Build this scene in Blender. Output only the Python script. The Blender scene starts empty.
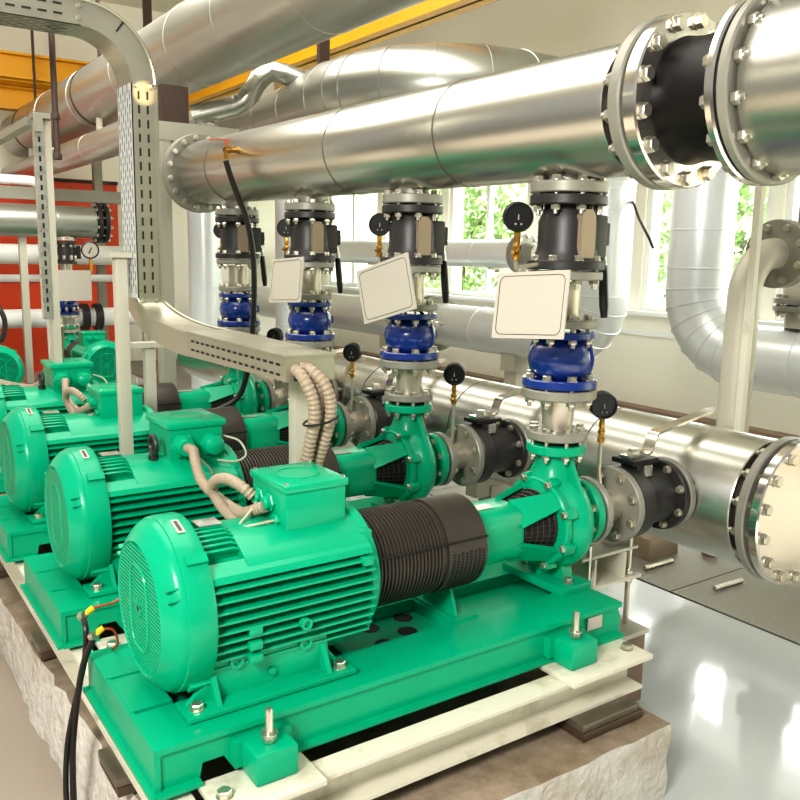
import bpy, bmesh, math, random
from mathutils import Vector, Matrix
random.seed(7)
PI = math.pi
V = Vector
SC = bpy.context.scene
COL = SC.collection
FLOOR = -.88          # pump shaft axis is z = 0
PITCH = 1.0           # spacing of the pump sets along y

# ------------------------------------------------------------------ materials
def srgb(r, g, b):
    f = lambda c: (c/255/12.92) if c/255 <= .04045 else ((c/255+.055)/1.055)**2.4
    return (f(r), f(g), f(b), 1)

def mat(name, col, rough=.5, metal=0., bump=0., bscale=40., vary=0., vscale=6., coat=0., rvary=0., spec=.5, dirt=None, dscale=3., dlo=.55, dhi=.75):
    m = bpy.data.materials.new(name); m.use_nodes = True
    nt = m.node_tree; N = nt.nodes; L = nt.links
    b = N['Principled BSDF']
    b.inputs['Base Color'].default_value = col
    b.inputs['Roughness'].default_value = rough
    b.inputs['Metallic'].default_value = metal
    b.inputs['Specular IOR Level'].default_value = spec
    if coat:
        b.inputs['Coat Weight'].default_value = coat; b.inputs['Coat Roughness'].default_value = .12
    tc = N.new('ShaderNodeTexCoord')
    src = None
    if vary or rvary:
        n = N.new('ShaderNodeTexNoise'); n.inputs['Scale'].default_value = vscale; n.inputs['Detail'].default_value = 5
        L.new(tc.outputs['Object'], n.inputs['Vector'])
        if vary:
            mx = N.new('ShaderNodeMix'); mx.data_type = 'RGBA'
            mx.inputs[6].default_value = tuple(c*(1-vary) for c in col[:3])+(1,)
            mx.inputs[7].default_value = tuple(min(1, c*(1+vary)) for c in col[:3])+(1,)
            L.new(n.outputs['Fac'], mx.inputs[0]); src = mx.outputs[2]
            L.new(src, b.inputs['Base Color'])
        if rvary:
            mr = N.new('ShaderNodeMapRange')
            mr.inputs[1].default_value = .3; mr.inputs[2].default_value = .7
            mr.inputs[3].default_value = max(.02, rough-rvary); mr.inputs[4].default_value = rough+rvary
            L.new(n.outputs['Fac'], mr.inputs[0]); L.new(mr.outputs[0], b.inputs['Roughness'])
    if dirt:
        n2 = N.new('ShaderNodeTexNoise'); n2.inputs['Scale'].default_value = dscale; n2.inputs['Detail'].default_value = 8
        n2.inputs['Roughness'].default_value = .65
        L.new(tc.outputs['Object'], n2.inputs['Vector'])
        mr = N.new('ShaderNodeMapRange'); mr.inputs[1].default_value = dlo; mr.inputs[2].default_value = dhi
        L.new(n2.outputs['Fac'], mr.inputs[0])
        mx = N.new('ShaderNodeMix'); mx.data_type = 'RGBA'
        mx.inputs[6].default_value = col; mx.inputs[7].default_value = dirt
        if src is not None: L.new(src, mx.inputs[6])
        L.new(mr.outputs[0], mx.inputs[0]); L.new(mx.outputs[2], b.inputs['Base Color'])
    if bump:
        n = N.new('ShaderNodeTexNoise'); n.inputs['Scale'].default_value = bscale; n.inputs['Detail'].default_value = 6
        L.new(tc.outputs['Object'], n.inputs['Vector'])
        bp = N.new('ShaderNodeBump'); bp.inputs['Strength'].default_value = bump; bp.inputs['Distance'].default_value = .02
        L.new(n.outputs['Fac'], bp.inputs['Height']); L.new(bp.outputs[0], b.inputs['Normal'])
    return m

M = {}
M['green'] = mat('green_paint', srgb(0, 160, 118), .30, vary=.08, vscale=5, coat=.12, spec=.22, bump=.02, bscale=60, dirt=srgb(50, 130, 92), dscale=7, dlo=.64, dhi=.9)
M['green_lid'] = mat('green_paint_lid', srgb(0, 166, 122), .26, vary=.06, coat=.15, spec=.25)
M['clad'] = mat('aluminium_cladding', srgb(200, 199, 190), .27, metal=.94, vary=.015, vscale=1.2)
M['clad_old'] = mat('painted_pipe_cladding', srgb(180, 181, 173), .32, metal=.8, vary=.05, vscale=2)
M['clad_blue'] = mat('pale_insulation_jacket', srgb(228, 232, 232), .30, metal=.30, vary=.04, vscale=2, bump=.03, bscale=3)
M['seam'] = mat('seam', srgb(120, 118, 108), .4, metal=.8)
M['flange'] = mat('grey_flange_paint', srgb(142, 140, 129), .42, metal=.25, vary=.12, vscale=14, bump=.03, bscale=80)
M['steel'] = mat('galvanised_steel', srgb(205, 203, 194), .30, metal=.85, vary=.12, vscale=18, rvary=.1)
M['polished'] = mat('polished_steel', srgb(222, 218, 208), .16, metal=.95, vary=.05, vscale=8, rvary=.06)
M['bolt'] = mat('zinc_bolt', srgb(205, 200, 185), .30, metal=.9, vary=.15, vscale=40)
M['black'] = mat('black_cast_iron', srgb(44, 43, 42), .42, vary=.2, vscale=10, bump=.04, bscale=90)
M['gauge'] = mat('black_plastic', srgb(18, 18, 20), .38)
M['rubber'] = mat('black_rubber', srgb(14, 12, 11), .5, spec=.3, bump=.05, bscale=30)
M['guard'] = mat('dark_guard', srgb(62, 56, 50), .38, metal=.25, vary=.15, vscale=9)
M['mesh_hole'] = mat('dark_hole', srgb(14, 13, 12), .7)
M['blue'] = mat('blue_enamel', srgb(22, 52, 128), .24, vary=.15, vscale=8, coat=.5)
M['tan'] = mat('bare_tan_plate', srgb(150, 134, 114), .4, metal=.2)
M['inox'] = mat('satin_steel_pipe', srgb(196, 188, 172), .34, metal=.7, vary=.08, vscale=14)
M['brass'] = mat('brass', srgb(184, 140, 62), .3, metal=.85)
M['white_sign'] = mat('sign_face', srgb(182, 176, 163), .42)
M['sign_line'] = mat('sign_line', srgb(60, 58, 54), .5)
M['tray'] = mat('cable_tray_zinc', srgb(168, 165, 148), .34, metal=.7, vary=.10, vscale=6, rvary=.08)
M['tray_lit'] = mat('zinc_lit_face', srgb(214, 220, 218), .4, metal=.35, vary=.06, vscale=8)  # lighter copy of the tray zinc; reflected brightness of one side painted in
M['slot'] = mat('slot_dark', srgb(30, 28, 25), .8)
M['post'] = mat('post_grey_paint', srgb(190, 186, 170), .42, metal=.15, vary=.05)
M['post_dark'] = mat('column_grey_paint', srgb(158, 156, 142), .45, metal=.1, vary=.06)
M['beam'] = mat('frame_paint', srgb(212, 208, 190), .45, vary=.07, vscale=6, dirt=srgb(150, 140, 112), dscale=5, dlo=.55, dhi=.8)
M['concrete'] = mat('concrete', srgb(150, 136, 118), .92, vary=.16, vscale=7, bump=.7, bscale=14, dirt=srgb(104, 88, 68), dscale=3, dlo=.45, dhi=.7, spec=.2)
M['conc_side'] = mat('rough_render', srgb(205, 200, 190), .95, vary=.12, vscale=9, bump=1.0, bscale=24, dirt=srgb(160, 140, 115), dscale=2.5, dlo=.52, dhi=.75, spec=.2)
M['pad_top'] = mat('oily_steel_plate', srgb(120, 112, 98), .3, metal=.6, vary=.2, vscale=12)
M['wood'] = mat('dark_pad', srgb(74, 58, 44), .5, vary=.3, vscale=10, coat=.2)
M['cream'] = mat('cream_wall', srgb(244, 240, 226), .8, vary=.03, vscale=1.5)
M['ceil'] = mat('ceiling_paint', srgb(214, 209, 192), .85, vary=.04)
M['white'] = mat('white_frame', srgb(240, 240, 236), .5)
M['red'] = mat('red_panel', srgb(224, 76, 34), .45, vary=.12, vscale=1.5)
M['yellow'] = mat('yellow_paint', srgb(226, 164, 14), .5, vary=.08, vscale=2)
M['brown'] = mat('brown_steel', srgb(64, 48, 40), .6)
M['skirt'] = mat('brown_skirting', srgb(150, 128, 110), .7)
M['conduit'] = mat('conduit_plastic', srgb(158, 142, 122), .45, vary=.12, vscale=12)
M['hose'] = mat('black_hose', srgb(30, 26, 24), .4)
M['wire_g'] = mat('pale_wire', srgb(170, 176, 150), .5)
M['wire_y'] = mat('yellow_wire', srgb(220, 180, 30), .5)
M['orange'] = mat('orange_handle', srgb(200, 84, 36), .5)
M['leaf'] = mat('leaf', srgb(186, 212, 160), .6, vary=.45, vscale=3)
M['bark'] = mat('bark', srgb(120, 104, 86), .9)
M['grass'] = mat('grass', srgb(150, 180, 90), .9, vary=.3, vscale=1.5)
M['pave'] = mat('pale_paving', srgb(220, 216, 206), .8, vary=.08)
M['floor_l'] = mat('floor_screed', srgb(150, 140, 126), .6, vary=.10, vscale=2, bump=.08, bscale=12)
M['foil'] = mat('foil_wrap', srgb(200, 200, 192), .25, metal=.8, bump=.9, bscale=30)

def epoxy():
    m = mat('white_epoxy_floor', srgb(184, 188, 185), .07, vary=.03, vscale=1.2, rvary=.04, bump=.012, bscale=5)
    return m
M['epoxy'] = epoxy()

def checker():
    m = bpy.data.materials.new('checker_plate'); m.use_nodes = True
    nt = m.node_tree; N = nt.nodes; L = nt.links; b = N['Principled BSDF']
    b.inputs['Roughness'].default_value = .5; b.inputs['Metallic'].default_value = .25
    tc = N.new('ShaderNodeTexCoord'); mp = N.new('ShaderNodeMapping')
    mp.inputs['Rotation'].default_value[2] = PI/4; L.new(tc.outputs['Object'], mp.inputs[0])
    sx = N.new('ShaderNodeSeparateXYZ'); L.new(mp.outputs[0], sx.inputs[0])
    hs = []
    for a, c in ((0, 1), (1, 0)):
        def cell(sock, mul, off):
            q = N.new('ShaderNodeMath'); q.operation = 'MULTIPLY_ADD'; q.inputs[1].default_value = mul; q.inputs[2].default_value = off
            L.new(sock, q.inputs[0])
            fr = N.new('ShaderNodeMath'); fr.operation = 'FRACT'; L.new(q.outputs[0], fr.inputs[0])
            s = N.new('ShaderNodeMath'); s.operation = 'SUBTRACT'; s.inputs[1].default_value = .5; L.new(fr.outputs[0], s.inputs[0])
            p = N.new('ShaderNodeMath'); p.operation = 'POWER'; p.inputs[1].default_value = 2; 
            ab = N.new('ShaderNodeMath'); ab.operation = 'ABSOLUTE'; L.new(s.outputs[0], ab.inputs[0]); L.new(ab.outputs[0], p.inputs[0])
            return p.outputs[0]
        u = cell(sx.outputs[a], 22, .5*a); w = cell(sx.outputs[c], 22, .5*a)
        k = N.new('ShaderNodeMath'); k.operation = 'MULTIPLY'; k.inputs[1].default_value = 14; L.new(w, k.inputs[0])
        ad = N.new('ShaderNodeMath'); L.new(u, ad.inputs[0]); L.new(k.outputs[0], ad.inputs[1])
        lt = N.new('ShaderNodeMath'); lt.operation = 'LESS_THAN'; lt.inputs[1].default_value = .16; L.new(ad.outputs[0], lt.inputs[0]); hs.append(lt.outputs[0])
    mxm = N.new('ShaderNodeMath'); mxm.operation = 'MAXIMUM'; L.new(hs[0], mxm.inputs[0]); L.new(hs[1], mxm.inputs[1])
    cr = N.new('ShaderNodeMix'); cr.data_type = 'RGBA'
    cr.inputs[6].default_value = srgb(138, 134, 124); cr.inputs[7].default_value = srgb(146, 142, 131)
    L.new(mxm.outputs[0], cr.inputs[0]); L.new(cr.outputs[2], b.inputs['Base Color'])
    bp = N.new('ShaderNodeBump'); bp.inputs['Strength'].default_value = .5; bp.inputs['Distance'].default_value = .01
    L.new(mxm.outputs[0], bp.inputs['Height']); L.new(bp.outputs[0], b.inputs['Normal'])
    return m
M['checker'] = checker()

def glass():
    m = bpy.data.materials.new('window_glass'); m.use_nodes = True
    nt = m.node_tree; N = nt.nodes; L = nt.links
    N.remove(N['Principled BSDF']); o = N['Material Output']
    t = N.new('ShaderNodeBsdfTransparent'); t.inputs[0].default_value = (.93, .97, .95, 1)
    g = N.new('ShaderNodeBsdfGlossy'); g.inputs['Roughness'].default_value = .03
    mx = N.new('ShaderNodeMixShader'); mx.inputs[0].default_value = .06
    L.new(t.outputs[0], mx.inputs[1]); L.new(g.outputs[0], mx.inputs[2]); L.new(mx.outputs[0], o.inputs[0])
    return m
M['glass'] = glass()

def lamp_mat():
    m = bpy.data.materials.new('lamp_tube'); m.use_nodes = True
    b = m.node_tree.nodes['Principled BSDF']
    b.inputs['Emission Color'].default_value = (1, .96, .88, 1); b.inputs['Emission Strength'].default_value = 6
    return m
M['lamp'] = lamp_mat()

# ------------------------------------------------------------------ geometry
def frame(axis):
    w = V(axis).normalized()
    a = V((0, 0, 1)) if abs(w.z) < .9 else V((1, 0, 0))
    u = a.cross(w).normalized(); v = w.cross(u)
    return u, v, w

class G:
    def __init__(s): s.v = []; s.f = []; s.mi = []; s.m = 0
    def add(s, vs, fs):
        o = len(s.v); s.v += [tuple(p) for p in vs]
        for q in fs: s.f.append([i+o for i in q]); s.mi.append(s.m)
    def box(s, c, d, rz=0., bev=0., rot=None):
        R = rot if rot is not None else Matrix.Rotation(rz, 3, 'Z')
        h = [x/2 for x in d]; c = V(c)
        if not bev:
            vs = [c+R@V((x*h[0], y*h[1], z*h[2])) for x in (-1, 1) for y in (-1, 1) for z in (-1, 1)]
            s.add(vs, [(0, 1, 3, 2), (4, 6, 7, 5), (0, 4, 5, 1), (2, 3, 7, 6), (0, 2, 6, 4), (1, 5, 7, 3)]); return
        bm = bmesh.new(); bmesh.ops.create_cube(bm, size=1)
        for q in bm.verts: q.co = V((q.co.x*d[0], q.co.y*d[1], q.co.z*d[2]))
        bmesh.ops.bevel(bm, geom=bm.edges[:], offset=bev, segments=2, affect='EDGES', profile=.6)
        s.bm(bm, c, R)
    def bm(s, bm, c=V((0, 0, 0)), R=Matrix.Identity(3)):
        bm.verts.ensure_lookup_table(); bm.verts.index_update()
        s.add([V(c)+R@q.co for q in bm.verts], [[q.index for q in f.verts] for f in bm.faces]); bm.free()
    def lathe(s, prof, o=(0, 0, 0), axis=(0, 0, 1), seg=40):
        u, v, w = frame(axis); o = V(o); vs = []; rows = []
        for t, r in prof:
            if r < 1e-6: rows.append([len(vs)]); vs.append(o+w*t)
            else:
                rows.append(list(range(len(vs), len(vs)+seg)))
                vs += [o+w*t+(u*math.cos(2*PI*i/seg)+v*math.sin(2*PI*i/seg))*r for i in range(seg)]
        fs = []
        for a, b in zip(rows, rows[1:]):
            for i in range(seg):
                j = (i+1) % seg
                if len(a) == 1 and len(b) == 1: break
                if len(a) == 1: fs.append((a[0], b[j], b[i]))
                elif len(b) == 1: fs.append((a[i], a[j], b[0]))
                else: fs.append((a[i], a[j], b[j], b[i]))
        s.add(vs, fs)
    def disc(s, t0, t1, r, o=(0, 0, 0), axis=(0, 0, 1), seg=40, b=.004, ri=0.):
        if ri: p = [(t0, ri), (t0, r-b), (t0+b, r), (t1-b, r), (t1, r-b), (t1, ri), (t0, ri)]
        else: p = [(t0, 0), (t0, r-b), (t0+b, r), (t1-b, r), (t1, r-b), (t1, 0)]
        s.lathe(p, o, axis, seg)
    def tube(s, pts, r, seg=12, cap=True, closed=False):
        pts = [V(p) for p in pts]; n = len(pts); rr = r if isinstance(r, (list, tuple)) else [r]*n
        T = []
        for i in range(n):
            a = pts[max(i-1, 0)] if not closed else pts[i-1]; b = pts[min(i+1, n-1)] if not closed else pts[(i+1) % n]
            T.append((b-a).normalized())
        u, v, w = frame(T[0]); vs = []
        for i in range(n):
            u = (u-T[i]*u.dot(T[i])).normalized(); v = T[i].cross(u)
            vs += [pts[i]+(u*math.cos(2*PI*k/seg)+v*math.sin(2*PI*k/seg))*rr[i] for k in range(seg)]
        fs = []
        for i in range(n if closed else n-1):
            j = (i+1) % n
            for k in range(seg):
                l = (k+1) % seg
                fs.append((i*seg+k, i*seg+l, j*seg+l, j*seg+k))
        if cap and not closed: fs += [tuple(range(seg))[::-1], tuple(range((n-1)*seg, n*seg))]
        s.add(vs, fs)
    def prism(s, poly, o, u, v, w, d):
        o = V(o); u = V(u); v = V(v); w = V(w).normalized(); n = len(poly)
        vs = [o+u*a+v*b for a, b in poly]; vs += [p+w*d for p in vs]
        s.add(vs, [tuple(range(n))[::-1], tuple(range(n, 2*n))]+[(i, (i+1) % n, n+(i+1) % n, n+i) for i in range(n)])
    def loft(s, rings, cap=True):
        n = len(rings[0]); vs = [V(p) for r in rings for p in r]; fs = []
        for i in range(len(rings)-1):
            for k in range(n):
                l = (k+1) % n
                fs.append((i*n+k, i*n+l, (i+1)*n+l, (i+1)*n+k))
        if cap: fs += [tuple(range(n))[::-1], tuple(range((len(rings)-1)*n, len(rings)*n))]
        s.add(vs, fs)
    def hexa(s, t0, t1, r, o, axis):
        s.lathe([(t0, 0), (t0, r*.92), (t0+.1*(t1-t0), r), (t1-.15*(t1-t0), r), (t1, r*.88), (t1, 0)], o, axis, 6)
    def mesh(s, name, mats, off=(0, 0, 0), angle=35):
        me = bpy.data.meshes.new(name); o = V(off)
        me.from_pydata([tuple(V(p)-o) for p in s.v], [], s.f)
        for m in (mats if isinstance(mats, (list, tuple)) else [mats]): me.materials.append(M[m])
        me.polygons.foreach_set('material_index', s.mi)
        bm = bmesh.new(); bm.from_mesh(me); bmesh.ops.recalc_face_normals(bm, faces=bm.faces[:]); bm.to_mesh(me); bm.free()
        me.shade_smooth(); me.set_sharp_from_angle(angle=math.radians(angle))
        return me

def arc(c, r, u, v, a0, a1, n=8):
    c = V(c); u = V(u); v = V(v)
    return [c+(u*math.cos(a0+(a1-a0)*i/n)+v*math.sin(a0+(a1-a0)*i/n))*r for i in range(n+1)]

def spline(pts, n=8):
    P = [V(p) for p in pts]; P = [P[0]*2-P[1]]+P+[P[-1]*2-P[-2]]; out = []
    for i in range(1, len(P)-2):
        a, b, c, d = P[i-1:i+3]
        for k in range(n):
            t = k/n
            out.append(.5*((2*b)+(c-a)*t+(2*a-5*b+4*c-d)*t*t+(3*b-a-3*c+d)*t**3))
    out.append(P[-2]); return out

# ------------------------------------------------------------------ scene objects
def setp(o, label=None, cat=None, group=None, kind=None):
    if label: o['label'] = label
    if cat: o['category'] = cat
    if group: o['group'] = group
    if kind: o['kind'] = kind
    return o

def thing(name, loc, label, cat, group=None):
    o = bpy.data.objects.new(name, None); COL.objects.link(o); o.location = loc
    o.empty_display_size = .05
    return setp(o, label, cat, group)

def obj(name, me, parent=None, loc=(0, 0, 0), rot=None):
    o = bpy.data.objects.new(name, me); COL.objects.link(o); o.parent = parent; o.location = loc
    if rot is not None: o.rotation_euler = rot
    return o

CACHE = {}
def part(name, mats, fn, parent, off=(0, 0, 0), key=None, angle=35, loc=(0, 0, 0)):
    """one mesh per part; fn(G) draws it in the thing's drawing frame and off is the thing's base in that frame"""
    k = key or None
    if k and k in CACHE: me = CACHE[k]
    else:
        g = G(); fn(g); me = g.mesh(name, mats, off, angle)
        if k: CACHE[k] = me
    return obj(name, me, parent, loc)

def single(name, mats, fn, label, cat, off, group=None, angle=35):
    g = G(); fn(g)
    o = obj(name, g.mesh(name, mats, off, angle), None, off)
    return setp(o, label, cat, group)

def structure(name, mats, fn, off=(0, 0, 0), parent=None, kind='structure'):
    g = G(); fn(g); o = obj(name, g.mesh(name, mats, off), parent, off if parent is None else (0, 0, 0))
    if parent is None: o['kind'] = kind
    return o

def bolt_mesh(s, L):
    """bolt along +z: head above 0, grip from 0 to -L, nut and stud end below"""
    k = ('bolt', round(s, 4), round(L, 4))
    if k not in CACHE:
        g = G()
        g.lathe([(0, 0), (0, s*1.15), (s*.15, s*1.15), (s*.15, 0)], seg=14)
        g.hexa(s*.15, s*1.05, s, (0, 0, 0), (0, 0, 1))
        g.lathe([(-L-s*1.9, 0), (-L-s*1.9, s*.42), (-L-s*1.8, s*.5), (0, s*.5), (0, 0)], seg=10)
        g.hexa(s*.05, s*1.1, s, (0, 0, -L), (0, 0, -1))
        CACHE[k] = g.mesh('bolt', 'bolt')
    return CACHE[k]

def bolts(parent, n, R, o, axis, s, L, phase=.5):
    """ring of bolts whose heads sit at o, grips running along -axis"""
    me = bolt_mesh(s, L); u, v, w = frame(axis); o = V(o)
    q = w.to_track_quat('Z', 'Y')
    for i in range(n):
        a = 2*PI*(i+phase)/n
        b = obj('bolt', me, parent, o+(u*math.cos(a)+v*math.sin(a))*R)
        b.rotation_mode = 'QUATERNION'; b.rotation_quaternion = q

def one_bolt(parent, p, axis, s, L):
    b = obj('bolt', bolt_mesh(s, L), parent, p); b.rotation_mode = 'QUATERNION'
    b.rotation_quaternion = V(axis).normalized().to_track_quat('Z', 'Y'); return b

def copy_tree(o, parent=None):
    c = o.copy(); COL.objects.link(c)
    if parent is not None: c.parent = parent
    for ch in list(o.children): copy_tree(ch, c)
    return c

# ================================================================== pump sets
ZB = -.384                       # underside of the base frame
PO = V((.83, 0, ZB))             # base point of a pump set
X = (1, 0, 0); Y = (0, 1, 0); Z = (0, 0, 1)

def pump_set(k, label, style, loc, rz=0.):
    t = thing('pump_set', loc, label, 'pump', 'green motor pump sets')
    t.rotation_euler = (0, 0, rz)
    P = lambda name, mats, fn, parent=t, key=None, angle=35: part(name, mats, fn, parent, PO, 'pump_'+(key or name), angle)
    # ---- base frame
    def base(g):
        x0, x1, y0 = -.08, 1.69, .318
        # raised side rails, end plates and the recessed web between them
        for sgn in (-1, 1):
            g.prism([(x0, -.384), (x0, -.260), (x1-.02, -.260), (x1, -.31), (x1, -.384), (1.52, -.384), (1.50, -.35), (1.46, -.35), (1.44, -.384),
                     (.14, -.384), (.11, -.335), (.05, -.335), (.04, -.384)],
                    (0, sgn*(y0-.012)-.006, 0), X, Z, Y, .016)
            g.box((.8035, sgn*(y0-.097), -.262), (1.768, .202, .018))
            g.box((.806, sgn*(y0-.195), -.285), (1.755, .014, .05))
            for a, b in ((x0, .04), (.30, 1.44), (1.52, x1)):      # foot lip
                g.box(((a+b)/2, sgn*(y0+.004), -.379), (b-a, .036, .012))
        g.box((x0+.006, 0, -.3195), (.016, 2*y0+.004, .128))
        g.box((x0-.002, 0, -.3785), (.034, 2*y0+.034, .012))
        g.box((x1-.01, 0, -.345), (.016, 2*y0-.02, .07)); g.box((x1-.06, 0, -.2625), (.1, 2*y0-.43, .016))
        g.box((x0+.065, 0, -.2585), (.118, 2*y0-.43, .012))
        g.box((.80, 0, -.302), (1.7, .26, .012))
        g.box((.62, 0, -.28), (.03, .26, .04)); g.box((1.05, 0, -.28), (.02, .26, .05))
        g.m = 1
        for x, y in ((.80, -.06), (.92, -.02), (.82, .07), (.97, .08), (.73, -.09)):
            g.lathe([(0, 0), (0, .036), (.002, .036), (.002, .027), (.0015, .027), (.0015, 0)], (x, y, -.297), Z, 20)
    b = P('base_frame', ['green', 'mesh_hole'], base)
    for x in (.215, 1.385):
        for sgn in (-1, 1):
            f = P('anchor_block', 'green', lambda g: (g.box((x, sgn*.365, -.339), (.125, .125, .088), bev=.008), g.box((x, sgn*.325, -.33), (.17, .03, .075))), b, f'anchor{x}{sgn}')
            one_bolt(f, V((x, sgn*.375, -.268))-PO, (0, 0, -1), .021, -.026)
            P('anchor_stud', 'bolt', lambda g: g.lathe([(-.30, 0), (-.30, .0115), (-.205, .0115), (-.198, .009), (-.198, 0)], (x, sgn*.375, 0), Z, 12), f, f'stud{x}{sgn}')
    # ---- motor
    def body(g):
        R = .184
        g.lathe([(.08, R*.6), (.08, R), (.65, R), (.65, R*.6)], axis=X, seg=48)
        # top deck that carries the terminal box, and the flat flank below it
        g.prism([(-.205, .118), (-.185, .140), (-.10, .184), (-.05, .196), (.05, .196), (.10, .184), (.185, .140), (.205, .118), (.16, .07), (-.16, .07)],
                (.245, 0, 0), Y, Z, X, .40)
        g.prism([(-.215, .108), (-.206, .126), (-.16, .150), (-.1, .1), (.1, .1), (.16, .150), (.206, .126), (.215, .108), (.15, .07), (-.15, .07)], (.105, 0, 0), Y, Z, X, .54)
        g.prism([(-.12, .158), (-.07, .190), (.07, .190), (.12, .158), (.1, .1), (-.1, .1)], (.125, 0, 0), Y, Z, X, .2)
        # cooling fins on the sides
        for i in range(9):
            z = .090-.0295*i
            hw = math.sqrt(.238**2-z*z*.8); x0 = .11+.008*(i % 2)
            for sgn in (-1, 1):
                g.prism([(.10, .007), (hw, .0035), (hw, -.0035), (.10, -.007)], (x0, 0, z), (0, sgn, 0), Z, X, .645-x0)
        # comb of short fins ahead of the deck
        for sgn in (-1, 1):
            for i in range(6):
                a = .16+.095*i
                u = V((0, sgn*math.sin(a), math.cos(a)))
                g.prism([(.11, 0), (.25, 0), (.25, .205), (.225, .220), (.12, .220), (.11, .205)], V((0, sgn*math.cos(a), -math.sin(a)))*-.004, X, u, (0, sgn*math.cos(a), -math.sin(a)), .008)
        # bottom fins
        for i in range(7):
            y = -.09+.03*i
            g.box((.37, y, -.195), (.5, .007, .06))
        # tapped bosses on the near and far flank
        for sgn in (-1, 1):
            for x, z in ((.245, -.04), (.245, -.085), (.245, -.125)):
                g.box((x, sgn*.226, z), (.040, .024, .026), bev=.004)
            g.box((.62, sgn*.218, .088), (.035, .03, .026), bev=.004)
            g.lathe([(0, .018), (.02, .018), (.02, .010), (.012, .010), (.012, 0)], (.40, sgn*.228, -.055), (0, sgn, 0), 14)
    mo = P('motor', 'green', body)
    def shield(g):
        g.lathe([(.64, .10), (.64, .205), (.647, .213), (.672, .213), (.682, .205), (.70, .165), (.70, .06)], axis=X, seg=48)
        for a in (45, 135, 225, 315):
            c = (0.655, .195*math.cos(math.radians(a)), .195*math.sin(math.radians(a)))
            g.box(c, (.04, .05, .05), bev=.008)
    P('end_shield', 'green', shield, mo)
    def cover(g):
        g.lathe([(.008, .0), (.004, .186), (-.008, .189), (-.013, .194), (-.009, .202), (.000, .214), (.012, .228), (.024, .240), (.034, .247), (.046, .249), (.048, .254), (.060, .256), (.118, .256), (.126, .252), (.126, .19)], axis=X, seg=64)
        for a in range(4):
            t = math.radians(45+90*a)
            g.box((.093, .253*math.cos(t), .253*math.sin(t)), (.06, .03, .03), rot=Matrix.Rotation(t, 3, 'X'))
        for a in (150, 157, 23, 30):
            t = math.radians(a)
            g.box((.022, .238*math.cos(t), .238*math.sin(t)), (.05, .016, .005), rot=Matrix.Rotation(t, 3, 'X'))
    fc = P('fan_cover', 'green', cover, mo)
    def grille(g):
        for i in range(31):
            z = -.177+.0118*i; h = math.sqrt(max(0, .188**2-z*z))
            g.box((-.007, 0, z), (.008, 2*h, .0052))
        for rx, rz in ((.075, .125),):
            pts = [(-.011, rx*math.copysign(abs(math.cos(a))**.6, math.cos(a)), rz*math.copysign(abs(math.sin(a))**.6, math.sin(a))) for a in [2*PI*i/36 for i in range(36)]]
            g.tube(pts, .004, 6, closed=True)
        for a in range(4):
            t = PI/4*a
            g.box((-.010, 0, 0), (.008, .05, .010), rot=Matrix.Rotation(t, 3, 'X'))
        for a in (0, PI/2, PI/4, -PI/4):
            g.box((-.003, 0, 0), (.006, .37, .006), rot=Matrix.Rotation(a, 3, 'X'))
    P('fan_grille', 'green_lid', grille, mo)
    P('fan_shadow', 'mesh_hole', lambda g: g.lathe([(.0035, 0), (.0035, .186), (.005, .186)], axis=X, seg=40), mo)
    P('type_plate', ['white_sign', 'sign_line'], lambda g: (g.box((.085, -.070, .2468), (.022, .066, .003), rot=Matrix.Rotation(.28, 3, 'X')), setattr(g, 'm', 1), g.box((.085, -.070, .2486), (.010, .05, .002), rot=Matrix.Rotation(.28, 3, 'X'))), mo)
    P('rating_plate', 'steel', lambda g: g.box((.195, -.005, .222), (.07, .06, .004)), mo)
    def feet(g):
        for sgn in (-1, 1):
            g.prism([(.13, -.10), (.49, -.10), (.50, -.18), (.545, -.236), (.05, -.236), (.11, -.18)], (0, sgn*.185-.009, 0), X, Z, Y, .018)
            g.box((.300, sgn*.205, -.241), (.53, .105, .018), bev=.004)
            for x in (.13, .48): g.prism([(.10, -.14), (.185, -.14), (.245, -.236), (.10, -.236)], (x-.008, 0, 0), (0, sgn, 0), Z, X, .016)
            for x in (.20, .42): g.lathe([(0, .021), (.012, .021), (.012, .012), (.004, .012), (.004, 0)], (x, sgn*.193, -.135), (0, sgn, 0), 14)
            g.hexa(0, .012, .013, (.31, sgn*.193, -.195), (0, sgn, 0))
    ft = P('motor_foot', 'green', feet, mo)
    for x in (.072, .525):
        for sgn in (-1, 1): one_bolt(mo, V((x, sgn*.222, -.232))-PO, (0, 0, 1), .018, .02)
    # ---- terminal box
    if style == 'side':
        tb = P('terminal_box', ['green', 'green_lid'], lambda g: (g.box((.512, .02, .228), (.208, .238, .150), bev=.008), setattr(g, 'm', 1), g.box((.512, .02, .311), (.222, .252, .026), bev=.008),
               g.lathe([(.323, .070), (.327, .070), (.327, .064), (.3245, .064), (.3245, 0)], (.508, .02, 0), Z, 32)), mo, 'tb_side')
        P('cable_gland', 'green', lambda g: [(g.hexa(-.01, .016, .03, (.412, y, z), (-1, 0, 0)), g.lathe([(0, .022), (.03, .022), (.036, .017), (.036, 0)], (.414, y, z), (-1, 0, 0), 14)) for y, z in ((.07, .25), (.0, .25))] and
          g.hexa(0, .02, .02, (.414, -.045, .205), (-1, 0, 0)), tb, 'gland_side')
        P('box_label', 'white_sign', lambda g: g.box((.4125, .085, .285), (.002, .05, .03)), tb, 'tb_label')
        for x, y in ((.414, -.09), (.61, -.09), (.61, .13), (.414, .13)):
            P('lid_screw', 'bolt', lambda g: g.lathe([(.322, 0), (.322, .007), (.329, .006), (.329, 0)], (x, y, 0), Z, 10), tb, f'screw{x}{y}')
    else:
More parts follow.
